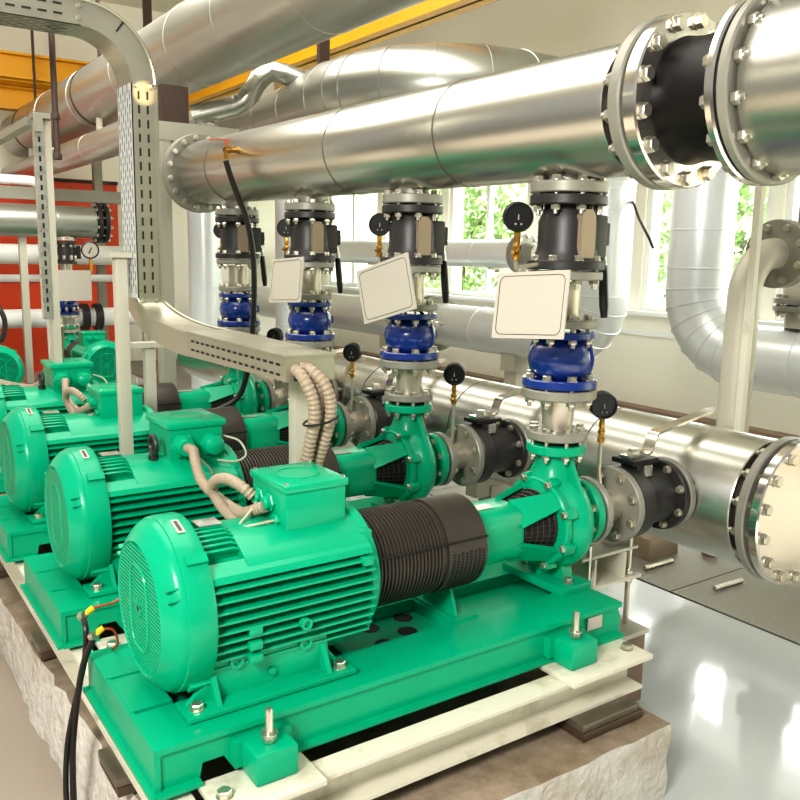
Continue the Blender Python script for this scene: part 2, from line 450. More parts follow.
        tb = P('terminal_box', ['green', 'green_lid'], lambda g: (g.prism([(.405, .155), (.63, .155), (.63, .20), (.62, .31), (.405, .31)], (0, -.10, 0), X, Z, Y, .25), setattr(g, 'm', 1),
               g.box((.515, .025, .325), (.25, .27, .03), bev=.01), g.lathe([(.339, .072), (.343, .072), (.343, .066), (.3405, .066), (.3405, 0)], (.515, .02, 0), Z, 32)), mo, 'tb_front')
        P('cable_gland', 'green', lambda g: (g.hexa(0, .022, .052, (.455, -.098, .245), (0, -1, 0)), g.lathe([(0, .042), (.04, .040), (.062, .032), (.062, 0)], (.455, -.098, .245), (0, -1, 0), 24)), tb, 'gland_front')
        P('blank_plug', 'green', lambda g: (g.hexa(0, .02, .05, (.575, -.098, .24), (0, -1, 0)), g.lathe([(0, .044), (.028, .046), (.05, .038), (.062, .02), (.065, 0)], (.575, -.098, .24), (0, -1, 0), 24)), tb, 'plug_front')
        P('lifting_eye', 'black', lambda g: (g.tube([(.35+.0*a, .036*math.cos(a)-.06, .25+.036*math.sin(a)) for a in [2*PI*i/20 for i in range(20)]], .011, 8, closed=True), g.lathe([(.18, 0), (.18, .02), (.212, .02), (.218, .012), (.218, 0)], (.35, -.06, 0), Z, 14)), mo, 'eye')
    # ---- coupling guard
    def guard(g):
        pr = [(.672, .10), (.672, .158)]
        x = .68
        while x < .965:
            pr += [(x, .158), (x+.0025, .165), (x+.008, .165), (x+.0105, .158)]; x += .0145
        pr += [(.985, .158), (.985, .166), (1.152, .166), (1.156, .160), (1.156, .11)]
        g.lathe(pr, axis=X, seg=56)
        g.m = 1
        for i in range(8):
            for j in range(40):
                a = math.radians(-140+3.6*j+(1.8 if i % 2 else 0))
                x = 1.005+.0185*i
                if not (-140 <= math.degrees(a) <= -62 or math.degrees(a) > -8): continue
                c = V((x, -.1665*math.sin(-a-PI/2+PI/2)*1, 0))
                c = V((x, .1665*math.cos(a-PI/2+PI/4), .1665*math.sin(a-PI/2+PI/4)))
                g.box(c, (.0095, .0022, .0062), rot=Matrix.Rotation(a-PI/4, 3, 'X'))
        g.box((.915, -.1575, .054), (.48, .012, .006))
    gd = P('coupling_guard', ['guard', 'mesh_hole'], guard, angle=50)
    P('guard_foot', 'green', lambda g: (g.prism([(-.10, -.25), (.10, -.25), (.05, -.13), (-.05, -.13)], (1.07, 0, 0), Y, Z, X, .012), g.box((1.10, 0, -.253), (.10, .26, .014)),
      g.prism([(1.08, -.25), (1.14, -.25), (1.08, -.15)], (0, -.02, 0), X, Z, Y, .012)), gd)
    # ---- bearing bracket and pump casing
    def bracket(g):
        ring = lambda x, r, e: [(x, r*math.copysign(abs(math.cos(a))**e, math.cos(a)), r*math.copysign(abs(math.sin(a))**e, math.sin(a))) for a in [2*PI*(i+.5)/32 for i in range(32)]]
        g.loft([ring(1.13, .100, .6), ring(1.135, .104, .6), ring(1.365, .108, .6), ring(1.38, .102, .6)])
        for a in (45, 135, 225, 315):
            t = math.radians(a); c, s_ = math.cos(t), math.sin(t)
            g.loft([[(1.36, .108*c-w*s_, .108*s_+w*c) for w in (-.06, .06)]+[(1.36, .088*c+w*s_, .088*s_-w*c) for w in (-.05, .05)],
                    [(1.535, .158*c-w*s_, .158*s_+w*c) for w in (-.035, .035)]+[(1.535, .135*c+w*s_, .135*s_-w*c) for w in (-.035, .035)]])
    br = P('bearing_bracket', 'green', bracket)
    P('bracket_plate', 'steel', lambda g: g.box((1.23, -.02, .1065), (.10, .05, .003)), br)
    def cage(g):
        g.lathe([(1.375, .088), (1.50, .118), (1.535, .128)], axis=X, seg=36)
        g.m = 1
        for i in range(36):
            a = 2*PI*i/36
            g.tube([(1.375, .090*math.cos(a), .090*math.sin(a)), (1.50, .12*math.cos(a), .12*math.sin(a)), (1.535, .13*math.cos(a), .13*math.sin(a))], .0028, 4)
        for x, r in ((1.395, .096), (1.42, .101), (1.445, .107), (1.47, .113), (1.495, .119), (1.52, .126)):
            g.tube([(x, r*math.cos(a), r*math.sin(a)) for a in [2*PI*i/36 for i in range(36)]], .0028, 4, closed=True)
    P('mesh_cage', ['mesh_hole', 'guard'], cage, br)
    def casing(g):
        g.lathe([(1.53, .10), (1.53, .168), (1.536, .174), (1.556, .174), (1.56, .168), (1.563, .160), (1.572, .165), (1.588, .184), (1.606, .195), (1.628, .199), (1.650, .194), (1.672, .178), (1.688, .155), (1.70, .126), (1.712, .098), (1.725, .084), (1.74, .078), (1.77, .078)], axis=X, seg=56)
        # discharge neck with its spreading web
        g.lathe([(.06, .115), (.14, .105), (.20, .080), (.235, .070), (.28, .070)], (1.626, 0, 0), Z, 36)
        g.prism([(-.075, .262), (.075, .262), (.19, .06), (-.19, .06)], (1.617, 0, 0), Y, Z, X, .02)
        g.prism([(-.06, .25), (.06, .25), (.08, .06), (-.05, .06)], (1.626, -.009, 0), X, Z, Y, .018)
        # foot
        g.prism([(-.075, -.12), (.075, -.12), (.105, -.235), (-.105, -.235)], (1.60, 0, 0), Y, Z, X, .05)
        g.prism([(-.03, -.12), (.05, -.12), (.06, -.235), (-.05, -.235)], (1.61, -.012, 0), X, Z, Y, .024)
        g.box((1.605, 0, -.238), (.16, .34, .034), bev=.006)
        for i in range(8):
            a = 2*PI*(i+.5)/8; c, s_ = math.cos(a), math.sin(a)
            g.box((1.553, .17*c, .17*s_), (.05, .044, .04), rot=Matrix.Rotation(a, 3, 'X'), bev=.008)
            g.lathe([(1.55, .013), (1.63, .011), (1.645, 0)], (0, .172*c, .172*s_), X, 10)
    ca = P('pump_casing', 'green', casing)
    bolts(ca, 8, .172, V((1.530, 0, 0))-PO, (-1, 0, 0), .014, .02)
    for y in (-.13, .13): one_bolt(ca, V((1.595, y, -.22))-PO, (0, 0, 1), .018, .02)
    P('discharge_flange', 'green', lambda g: g.disc(.268, .303, .115, (1.626, 0, 0), Z), ca)
    sf = P('suction_flange', 'green', lambda g: g.disc(1.752, 1.789, .134, axis=X), ca)
    P('paint_tag', 'white_sign', lambda g: g.box((1.545, -.3205, -.30), (.075, .002, .048)), b)
    return t

# ================================================================== pipe fittings at each pump
def flange_part(parent, off, t0, t1, r, o, axis, m='flange', ri=0., key=None, name='flange'):
    return part(name, m, lambda g: g.disc(t0, t1, r, o, axis, 44, ri=ri), parent, off, key)

ORD = ['nearest', 'second', 'third', 'fourth']
XD = 1.626
def riser(k):
    y = k*PITCH; D = V((0, y, 0))
    where = ['above the nearest pump, largest of the row', 'on the riser with the tilted sign', 'on the riser with the small straight sign', 'on the farthest riser, beside the hanging hose'][k]
    A = (XD, 0, 0)
    # -- black shutoff valve
    o = V((XD, 0, .965))
    t = thing('shutoff_valve', o+D, f'black shutoff valve with long lever {where}', 'valve', 'black valves under the big header')
    P = lambda name, mats, fn, parent=t, key=None, angle=35: part(name, mats, fn, parent, o, 'sov_'+(key or name), angle)
    f1 = P('flange', 'black', lambda g: g.disc(1.200, 1.236, .143, A, Z), key='top')
    f2 = P('flange', 'black', lambda g: g.disc(.966, 1.000, .146, A, Z), key='bot')
    def body(g):
        g.lathe([(.99, .128), (1.02, .116), (1.05, .108), (1.14, .108), (1.175, .094), (1.20, .086), (1.205, .05)], A, Z, 40)
        g.box((XD+.09, 0, 1.09), (.10, .15, .16), bev=.012)
    b = P('body', 'black', body)
    R1 = Matrix.Rotation(math.radians(-32), 3, 'Z')
    P('side_plate', 'tan', lambda g: g.prism([(-.034, -.085), (.034, -.085), (.034, .065), (.018, .088), (-.018, .088), (-.034, .065)], (XD-.012, -.120, 1.095), X, Z, Y, .03), b)
    st = P('stem_box', 'gauge', lambda g: (g.box((XD+.145, -.03, 1.10), (.045, .06, .085), bev=.005), g.lathe([(.08, .022), (.14, .022)], (XD, -.03, 1.10), X, 14)))
    P('stem_nut', 'bolt', lambda g: g.hexa(.165, .18, .016, (XD, -.03, 1.10), X), st)
    lv = P('lever', 'steel', lambda g: [g.box((XD+.145, -.045, 1.06), (.03, .012, .05)), g.tube([(XD+.145, -.045, 1.05), (XD+.15, -.045, 1.03), (XD+.158, -.045, 1.00), (XD+.158, -.045, .955)], .011, 8)])
    P('grip', 'gauge', lambda g: g.tube([(XD+.158, -.045, .985), (XD+.159, -.045, .95), (XD+.170, -.048, .83), (XD+.173, -.05, .785)], [.014, .018, .018, .013], 10), lv)
    # -- spool between the valves
    o2 = V((XD, 0, .750))
    t = thing('spool_piece', o2+D, f'flanged steel spool under the black valve {where}', 'pipe', 'spools between the valves')
    Q = lambda name, mats, fn, key, parent=t: part(name, mats, fn, parent, o2, 'sp_'+key)
    Q('pipe', 'inox', lambda g: g.lathe([(.77, .062), (.92, .062)], A, Z), 'pipe')
    fa = Q('flange', 'flange', lambda g: g.disc(.930, .962, .140, A, Z), 'fa'); fb = Q('flange', 'flange', lambda g: g.disc(.752, .783, .128, A, Z), 'fb')
    bolts(fa, 8, .116, V((XD, 0, 1.000))-o2, (0, 0, 1), .018, .07)
    # -- blue check valve
    o3 = V((XD, 0, .523))
    t = thing('check_valve', o3+D, f'round blue check valve {where}', 'valve', 'blue check valves')
    Q3 = lambda name, mats, fn, key, parent=t: part(name, mats, fn, parent, o3, 'cv_'+key)
    def globe(g):
        g.lathe([(.555, .074), (.562, .092), (.590, .117), (.630, .126), (.668, .118), (.697, .094), (.714, .076)], A, Z, 44)
        g.lathe([(-.006, .122), (-.003, .131), (.003, .131), (.006, .122)], (XD, 0, .632), (.9, .42, 0), 40)
        g.lathe([(.10, .028), (.136, .024), (.138, 0)], (XD, 0, .632), (.98, -.15, 0), 14)
    Q3('globe_body', 'blue', globe, 'globe')
    ft = Q3('flange', 'blue', lambda g: g.disc(.712, .738, .127, A, Z), 'ft'); fbm = Q3('flange', 'blue', lambda g: g.disc(.525, .558, .142, A, Z), 'fb')
    bolts(ft, 8, .105, V((XD, 0, .783))-o3, (0, 0, 1), .017, .071)
    bolts(fbm, 8, .118, V((XD, 0, .558))-o3, (0, 0, 1), .018, .075)
    # -- reducer down to the pump
    o4 = V((XD, 0, .315))
    t = thing('reducer', o4+D, f'flanged steel reducer under the blue valve {where}', 'pipe', 'reducers on the pump discharges')
    Q4 = lambda name, mats, fn, key, parent=t: part(name, mats, fn, parent, o4, 'rd_'+key)
    Q4('neck', 'inox', lambda g: g.lathe([(.34, .062), (.365, .058), (.44, .064), (.49, .074)], A, Z), 'neck')
    Q4('flange', 'flange', lambda g: g.disc(.482, .519, .143, A, Z), 'ft')
    fl = Q4('flange', 'flange', lambda g: g.disc(.322, .356, .118, A, Z), 'fb')
    Q4('gasket', 'mesh_hole', lambda g: g.disc(.304, .321, .085, A, Z), 'gk')
    bolts(fl, 8, .096, V((XD, 0, .356))-o4, (0, 0, 1), .016, .088)
    # -- suction side: spool, valve
    side = ['on the nearest pump', 'on the second pump', 'on the third pump', 'on the farthest pump'][k]
    o5 = V((1.81, 0, 0))
    t = thing('suction_spool', o5+D, f'short flanged steel suction pipe {side}', 'pipe', 'suction spools')
    Q5 = lambda name, mats, fn, key, parent=t: part(name, mats, fn, parent, o5, 'ss_'+key)
    Q5('pipe', 'inox', lambda g: g.lathe([(1.82, .064), (1.97, .070)], axis=X), 'pipe')
    fa = Q5('flange', 'flange', lambda g: g.disc(1.803, 1.832, .136, axis=X), 'fa')
    fb = Q5('flange', 'flange', lambda g: g.disc(1.957, 1.990, .160, axis=X), 'fb')
    bolts(fa, 8, .108, V((1.752, 0, 0))-o5, (-1, 0, 0), .016, .080)
    bolts(fb, 8, .130, V((1.957, 0, 0))-o5, (-1, 0, 0), .018, .06)
    o6 = V((2.15, 0, 0))
    t = thing('suction_valve', o6+D, f'black ball valve with flat steel handle {side} suction line', 'valve', 'black suction valves')
    Q6 = lambda name, mats, fn, key, parent=t: part(name, mats, fn, parent, o6, 'sv_'+key)
    Q6('body', 'black', lambda g: (g.lathe([(1.996, .10), (1.996, .150), (2.002, .155), (2.065, .155), (2.072, .148), (2.075, .12), (2.10, .116), (2.22, .116), (2.26, .12), (2.265, .08)], axis=X, seg=44),
       g.box((2.11, 0, .135), (.10, .09, .06), bev=.01)), 'body')
    ff = Q6('flange', 'black', lambda g: g.disc(2.255, 2.285, .155, axis=X), 'f2')
    hd = Q6('stem_plate', 'gauge', lambda g: g.box((2.10, 0, .176), (.16, .12, .022), bev=.004), 'plate')
    lv = Q6('lever', 'polished', lambda g: (g.loft([[(x, y, z), (x, y+w, z), (x, y+w, z+.011), (x, y, z+.011)] for x, y, z, w in
        ((2.03, -.028, .190, .056), (2.155, -.028, .190, .056), (2.175, -.028, .20, .056), (2.20, -.028, .262, .056), (2.215, -.028, .275, .056), (2.585, -.026, .338, .052), (2.615, -.016, .343, .032))]),), 'lever')
    Q6('stem_nut', 'bolt', lambda g: g.hexa(.198, .226, .026, (2.085, 0, 0), Z), 'nut', lv)
    Q6('nut_tag', 'steel', lambda g: g.box((2.12, -.052, .135), (.05, .012, .05), bev=.005), 'tag')

def gauge(loc, face, label, stem_to, group, r=.052):
    """dial facing direction `face`, brass stem going from the dial down to stem_to"""
    loc = V(loc); st = V(stem_to); u, v, w = frame(face)
    t = thing('pressure_gauge', st, label, 'gauge', group)
    part('dial_case', 'gauge', lambda g: g.lathe([(-.03, 0), (-.03, r*.9), (-.024, r), (.018, r), (.024, r*.96), (.024, r*.86), (.017, r*.84), (.017, 0)], loc, face, 36), t, st)
    part('dial_mark', 'white_sign', lambda g: (g.box(loc+w*.0185+V((0, 0, -r*.45))-u*.010, (.0045, .0045, .006)), g.box(loc+w*.0185+V((0, 0, -r*.45))+u*.010, (.0045, .0045, .006)),
        g.box(loc+w*.0185, (.003, .003, r*.35))), t, st)
    top = loc+V((0, 0, -r))
    part('fitting', 'brass', lambda g: (g.hexa(-.035, .0, .012, top, Z), g.lathe([(-.075, .010), (-.035, .010)], top, Z, 10), g.hexa(-.062, -.046, .016, top, Z), g.lathe([(-.10, .008), (-.098, .015), (-.078, .015), (-.075, .008)], top, Z, 10),
        g.tube([top+V((0, 0, -.07)), top+V((0, 0, -.07))+V((-.035, -.02, 0))], .007, 8)), t, st)
    part('stem', 'inox', lambda g: g.tube([top+V((0, 0, -.09)), (top+V((0, 0, -.14)))*.5+(V((top.x, top.y, st.z))*.5), st], .0085, 8), t, st)
    return t

PUMP_LABEL = ['nearest green pump set, whole motor, black ribbed guard and base in view',
              'second green pump set, cable glands on the front of its terminal box',
              'third green pump set, half hidden behind the second motor and the grey post',
              'farthest green pump set of the front row, only box and motor top showing']
pumps = [pump_set(0, PUMP_LABEL[0], 'side', PO), pump_set(1, PUMP_LABEL[1], 'front', PO+V((0, 1, 0)))]
for k in (2, 3):
    c = copy_tree(pumps[k-2]); c.location = PO+V((0, k, 0)); c['label'] = PUMP_LABEL[k]; pumps.append(c)
for k in range(4): riser(k)

gauge((1.88, .0, .428), (-.45, -.85, -.1), 'black pressure gauge on a brass stem before the nearest suction valve', (1.90, 0, .06), 'gauges on the suction pipes', .055)
gauge((1.905, 1, .426), (-.65, -.7, -.1), 'black pressure gauge on a brass stem before the second suction valve', (1.90, 1, .06), 'gauges on the suction pipes', .055)
gauge((1.915, 2, .43), (-.75, -.6, -.1), 'black pressure gauge on a stem behind the end of the cable tray', (1.90, 2, .06), 'gauges on the suction pipes', .055)
gauge((1.895, 3, .44), (-.8, -.55, -.1), 'farthest small black pressure gauge, just above the cable tray', (1.90, 3, .06), 'gauges on the suction pipes', .055)
for k, wl, gx, gy in ((a_, b_, c_, d_) for (a_, b_), c_, d_ in zip(enumerate(['black pressure gauge left of the nearest black valve, above the largest sign', 'black pressure gauge left of the second black valve, above the tilted sign', 'black pressure gauge left of the third black valve', 'black pressure gauge left of the farthest black valve']), (1.378, 1.53, 1.55, 1.57), (0, .13, .14, .13))):
    gauge((gx, k+gy, 1.150), (-.55, -.8, -.1), wl, (1.49 if k == 0 else gx+.025, k+gy*.85, .985), 'gauges beside the black valves', .053)

# ---- blank signs
def sign(corners, label, anchor):
    P = [V(c) for c in corners]; c = sum(P, V())/4
    ex = (P[1]-P[0]+P[2]-P[3]).normalized(); n = ex.cross((P[0]-P[3]+P[1]-P[2])).normalized(); ey = n.cross(ex)
    w = ((P[1]-P[0]).length+(P[2]-P[3]).length)/4; h = ((P[0]-P[3]).length+(P[1]-P[2]).length)/4
    if n.x > 0: n = -n
    def rr(w, h, r, k=5):
        out = []
        for sx, sy, a0 in ((1, 1, 0), (-1, 1, PI/2), (-1, -1, PI), (1, -1, 3*PI/2)):
            out += [(sx*(w-r)+r*math.cos(a0+PI/2*i/k), sy*(h-r)+r*math.sin(a0+PI/2*i/k)) for i in range(k+1)]
        return out
    t = thing('sign_plate', c, label, 'sign', 'blank sign plates')
    part('plate', 'white_sign', lambda g: g.prism(rr(w, h, .004), c, ex, ey, n, .006), t, c)
    part('border_line', 'sign_line', lambda g: g.tube([c+n*.006+ex*a+ey*b for a, b in rr(w*.90, h*.88, .022)], .0016, 4, closed=True), t, c)
    part('bracket', 'steel', lambda g: g.tube([c-n*.001, c-n*.05, V(anchor)], .008, 8), t, c)
    return t
sign([(1.284, -.02, .949), (1.346, -.304, .974), (1.305, -.325, .742), (1.244, -.038, .731)], 'largest blank white sign plate, in front of the nearest pump riser', (1.575, -.03, .86))
sign([(1.301, .952, .931), (1.348, .63, 1.024), (1.358, .574, .788), (1.306, .9, .702)], 'blank white sign plate hanging tilted on the second riser', (1.575, .97, .86))
sign([(1.327, 1.867, .97), (1.346, 1.55, .992), (1.321, 1.52, .763), (1.3, 1.839, .746)], 'small straight blank white sign plate on the third riser', (1.575, 1.97, .86))

# ================================================================== headers
def pipe_seams(g, ys, r, o, axis):
    for y in ys: g.lathe([(y-.005, r-.002), (y-.004, r+.003), (y, r+.004), (y+.004, r+.003), (y+.005, r-.002)], o, axis, 56)

HX = 1.62; HAX = (0, 1, .0125); HOR = (HX, 0, 1.508); HR = .216      # the header rises slightly towards its far end
def hz(y): return 1.508+.0125*y
HB = V((HX, 1.75, 1.29))
t = thing('discharge_header', HB, 'thick aluminium clad header pipe running over all the risers', 'pipe')
def hclad(g):
    g.lathe([(3.50, .17), (3.50, HR-.004), (3.49, HR), (-.325, HR), (-.335, HR-.004), (-.335, .175)], HOR, HAX, 72)
    g.m = 1; pipe_seams(g, (.56, 1.46, 3.0), HR-.001, HOR, HAX)
part('cladding', ['clad', 'seam'], hclad, t, HB)
part('core_pipe', 'brown', lambda g: g.lathe([(3.66, .16), (-.46, .172)], HOR, HAX, 48), t, HB)
fe = part('end_flange', 'flange', lambda g: g.disc(3.57, 3.61, .272, HOR, HAX, 56), t, HB)
part('end_blind', 'flange', lambda g: g.disc(3.617, 3.657, .272, HOR, HAX, 56), t, HB)
bolts(fe, 16, .240, V((HX, 3.57, hz(3.57)))-HB, (0, -1, -.0125), .018, .085)
ff = part('joint_flange', 'flange', lambda g: g.disc(-.452, -.405, .268, HOR, HAX, 64, b=.006), t, HB)
bolts(ff, 14, .236, V((HX, -.515, hz(-.515)))-HB, (0, -1, -.0125), .023, .111)
for k in range(4):
    fo = part('outlet_flange', 'flange', lambda g: (g.disc(1.243, 1.284, .142, (XD, k, 0), Z, 44), g.lathe([(1.28, .075), (1.42, .075)], (XD, k, 0), Z, 24)), t, HB)
    bolts(fo, 8, .118, V((XD, k, 1.284))-HB, (0, 0, 1), .018, .084)

EB = V((HX, -.64, 1.24))
t = thing('expansion_joint', EB, 'black rubber expansion joint bolted between the two big header flanges', 'expansion joint')
part('bellows', 'rubber', lambda g: g.lathe([(-.47, .165), (-.508, .196), (-.53, .190), (-.58, .184), (-.62, .187), (-.66, .184), (-.72, .190), (-.755, .196), (-.77, .175)], HOR, HAX, 64), t, EB)
f1 = part('flange', 'polished', lambda g: g.disc(-.515, -.462, .266, HOR, HAX, 64, b=.006), t, EB)
f2 = part('flange', 'polished', lambda g: g.disc(-.782, -.752, .270, HOR, HAX, 64, b=.006), t, EB)
part('gasket', 'rubber', lambda g: g.disc(-.464, -.450, .245, HOR, HAX, 48), t, EB)
part('gasket', 'rubber', lambda g: g.disc(-.794, -.780, .25, HOR, HAX, 48), t, EB)
bolts(f2, 14, .238, V((HX, -.752, hz(-.752)))-EB, (0, 1, .0125), .021, .075)

NB = V((HX, -1.6, 1.24))
t = thing('clad_pipe', NB, 'big aluminium clad pipe at the right, nearer than the rubber joint', 'pipe')
part('cladding', 'clad', lambda g: g.lathe([(-.835, .175), (-.838, .240), (-.845, .244), (-2.7, .244), (-2.7, .1)], HOR, HAX, 72), t, NB)
part('flange', 'flange', lambda g: g.disc(-.825, -.792, .270, HOR, HAX, 64, b=.006), t, NB)
part('core_pipe', 'brown', lambda g: g.lathe([(-.80, .185), (-.86, .185)], HOR, HAX, 48), t, NB)

SHX = 2.625; SR = .288; SZ = -.028
SB = V((SHX, 2.5, FLOOR))
t = thing('suction_header', SB, 'thick aluminium clad suction pipe running low behind the pumps', 'pipe')
SO = (SHX, 0, SZ)
def sclad(g):
    g.lathe([(-.30, .20), (-.302, SR-.004), (-.295, SR), (6.2, SR), (6.2, .1)], SO, Y, 72)
    g.m = 1; pipe_seams(g, (.55, 1.6, 2.6, 3.6), SR-.001, SO, Y)
part('cladding', ['clad', 'seam'], sclad, t, SB)
part('core_pipe', 'brown', lambda g: g.lathe([(-.28, .23), (-.36, .23)], SO, Y, 48), t, SB)
f1 = part('end_flange', 'flange', lambda g: g.disc(-.385, -.345, .312, SO, Y, 64, b=.006), t, SB)
f2 = part('blind_flange', 'polished', lambda g: g.disc(-.450, -.405, .312, SO, Y, 64, b=.006), t, SB)
part('gasket', 'rubber', lambda g: g.disc(-.406, -.384, .275, SO, Y, 48), t, SB)
bolts(f2, 14, .275, V((SHX, -.450, SZ))-SB, (0, -1, 0), .023, .105)
for k in range(4):
    fo = part('branch_flange', 'flange', lambda g: (g.disc(2.289, 2.320, .158, (0, k, 0), X, 44), g.lathe([(2.31, .085), (2.42, .085)], (0, k, 0), X, 24)), t, SB)
    bolts(fo, 8, .132, V((2.255, k, 0))-SB, (-1, 0, 0), .016, .065)
for y in (1.5, 2.5, 4.6):
    part('saddle', 'post', lambda g: (g.box((SHX, y, -.35), (.34, .10, .14)), g.box((SHX, y, -.62), (.12, .12, .52)), g.box((SHX, y, FLOOR+.008), (.3, .3, .016))), t, SB)

# ---- purge cock and hose on the discharge header, far end
CB = V((1.395, 2.5, 1.60))
t = thing('purge_cock', CB, 'small brass purge cock with orange handle near the header end', 'valve')
part('cock_body', 'brass', lambda g: (g.lathe([(-.03, .02), (.09, .014)], CB, (-.8, -.4, -.1), 12), g.hexa(.03, .06, .022, CB, (-.8, -.4, -.1)), g.tube([CB+V((-.065, -.03, 0)), CB+V((-.068, -.032, -.06))], .013, 10)), t, CB)
part('lever', 'orange', lambda g: (g.tube([CB+V((-.06, -.03, .01)), CB+V((-.06, -.03, .045))], .008, 8), g.box(CB+V((-.085, -.0, .05)), (.13, .02, .006), rz=-.5)), t, CB)
single('drain_hose', 'hose', lambda g: g.tube(spline([(1.327, 2.47, 1.53), (1.345, 2.46, 1.46), (1.385, 2.44, 1.33), (1.44, 2.42, 1.17), (1.47, 2.41, .9), (1.455, 2.41, .52), (1.42, 2.41, .30), (1.36, 2.43, .13), (1.2, 2.46, .04), (1.12, 2.48, -.1), (1.10, 2.5, -.38)], 6), .017, 10),
       'black drain hose hanging from the orange cock past the farthest riser', 'hose', (1.4, 2.45, .5))

# ================================================================== steel frame and plinth
def channel(g, a, b, h, w, side, tk=.012):
    """U channel from a to b (top outer edge), height h, flange width w towards side"""
    a = V(a); b = V(b); s = V(side); up = V((0, 0, 1)); d = b-a
    g.prism([(0, 0), (w, 0), (w, -tk), (tk, -tk), (tk, -h+tk), (w, -h+tk), (w, -h), (0, -h)], a, s, up, d.normalized(), d.length)

BT = -.404; BH = .125
for k in range(4):
    nm = ['nearest pump', 'second pump', 'third pump', 'farthest pump'][k]
    def cr(g):
        channel(g, (.02, k-.372, BT), (1.665, k-.372, BT), BH, .085, (0, -1, 0))
    def cr2(g):
        channel(g, (.02, k+.372, BT), (1.665, k+.372, BT), BH, .085, (0, 1, 0))
    o = V((.85, k-.41, BT-BH))
    t = thing('channel_beam', o, f'cream steel channel beam under the front edge of the {nm}', 'beam', 'cream channel beams under the pumps')
    part('channel', 'beam', cr, t, o)
    for x in (.18, 1.42):
        p = part('bearing_plate', 'beam', lambda g: g.box((x+(.05 if x > 1 else 0), k-.405, -.394), (.40 if x > 1 else .3, .17, .018), bev=.002), t, o)
        one_bolt(p, V((x+(.2 if x > 1 else -.11), k-.41, -.385))-o, (0, 0, 1), .02, .035)
    o = V((.85, k+.41, BT-BH))
    t = thing('channel_beam', o, f'cream steel channel beam under the rear edge of the {nm}', 'beam', 'cream channel beams under the pumps')
    part('channel', 'beam', cr2, t, o)
    for x in (.18, 1.42):
        part('bearing_plate', 'beam', lambda g: g.box((x, k+.405, -.394), (.3, .13, .018), bev=.002), t, o)
single('channel_beam', 'beam', lambda g: (channel(g, (.012, -.45, BT), (.012, 3.5, BT), BH, .065, (-1, 0, 0)), ), 'long cream steel beam along the motor ends on the plinth edge', 'beam', (-.03, 1.5, BT-BH))

PLT = -.585
NAMES_PAD = ['stacked dark packing pad under the right end of the front beam', 'stacked dark packing pad at the left end of the front beam',
             'dark packing pad on the plinth edge below the second motor', 'dark packing pad on the plinth edge below the third motor']
for i, (x, y, sx, sy) in enumerate(((1.44, -.43, .30, .19), (-.02, .12, .13, .20), (-.03, 1.12, .12, .18), (-.03, 2.12, .12, .18))):
    o = V((x, y, PLT)); t = thing('packing_pad', o, NAMES_PAD[i], 'pad', 'packing pads under the frame')
    part('lower_plate', 'wood', lambda g: g.box((x, y, PLT+.014), (sx, sy, .028), bev=.003), t, o)
    part('upper_plate', 'pad_top', lambda g: g.box((x-.01, y, PLT+.042), (sx*.92, sy*.95, .026), bev=.003), t, o)

def plinth(g):
    rnd = random.Random(3)
    x0, x1, y0, y1 = -.115, 1.655, -.60, 4.2
    nx, ny = 24, 60
    def edge(i, n): return .012*rnd.uniform(-1, 1)
    top = {}
    for i in range(nx+1):
        for j in range(ny+1):
            y = y0+(y1-y0)*j/ny; xl = x0+(.085*min(1, max(0, (1.7-y)/1.8))); x = xl+(x1-xl)*i/nx
            z = PLT-.003+.003*rnd.uniform(-1, 1)
            if i == 0: x += edge(0, 0); z -= .012
            if i == nx: x += edge(0, 0)*.5; z -= .008
            if j == 0: y += edge(0, 0)*.6; z -= .008
            top[i, j] = V((x, y, z))
    base = len(g.v); vs = [top[i, j] for i in range(nx+1) for j in range(ny+1)]
    fs = [(i*(ny+1)+j, (i+1)*(ny+1)+j, (i+1)*(ny+1)+j+1, i*(ny+1)+j+1) for i in range(nx) for j in range(ny)]
    g.add(vs, fs)
    g.m = 1
    rim = [top[i, 0] for i in range(nx+1)]+[top[nx, j] for j in range(1, ny+1)]+[top[i, ny] for i in range(nx-1, -1, -1)]+[top[0, j] for j in range(ny-1, 0, -1)]
    rings = [rim]
    for q in (.25, .5, .75, 1.02):
        z = PLT+(FLOOR-PLT)*q
        rings.append([V((p.x-(.075*q*min(1, max(0, (1.7-p.y)/1.8)) if p.x < .2 else 0)+.010*rnd.uniform(-1, 1), p.y+.010*rnd.uniform(-1, 1), z+.006*rnd.uniform(-1, 1))) for p in rim])
    g.loft(rings, cap=False)
structure('trim_1', ['concrete', 'conc_side'], plinth)
bpy.data.objects['trim_1'].name = 'plinth'

# ================================================================== floors and shell
WX = 7.3; YF = 12.2; CZ = 4.9
structure('floor', 'epoxy', lambda g: g.box(((-.1+3.22)/2, 4.0, FLOOR-.05), (3.32, 16.4, .1)))
structure('floor_left', 'floor_l', lambda g: g.box((-2.6, 4.0, FLOOR-.055), (5.0, 16.4, .1)))
def plates(g):
    y = -4.2
    while y < YF:
        for a, b in ((3.222, 4.55), (4.556, 5.9), (5.906, WX)):
            g.box(((a+b)/2, y+.6, FLOOR-.04), (b-a-.004, 1.192, .09))
        y += 1.2
structure('floor_plates', 'checker', plates)
structure('trim_2', 'mesh_hole', lambda g: g.box((3.22, 4, FLOOR-.045), (.012, 16.4, .092)))
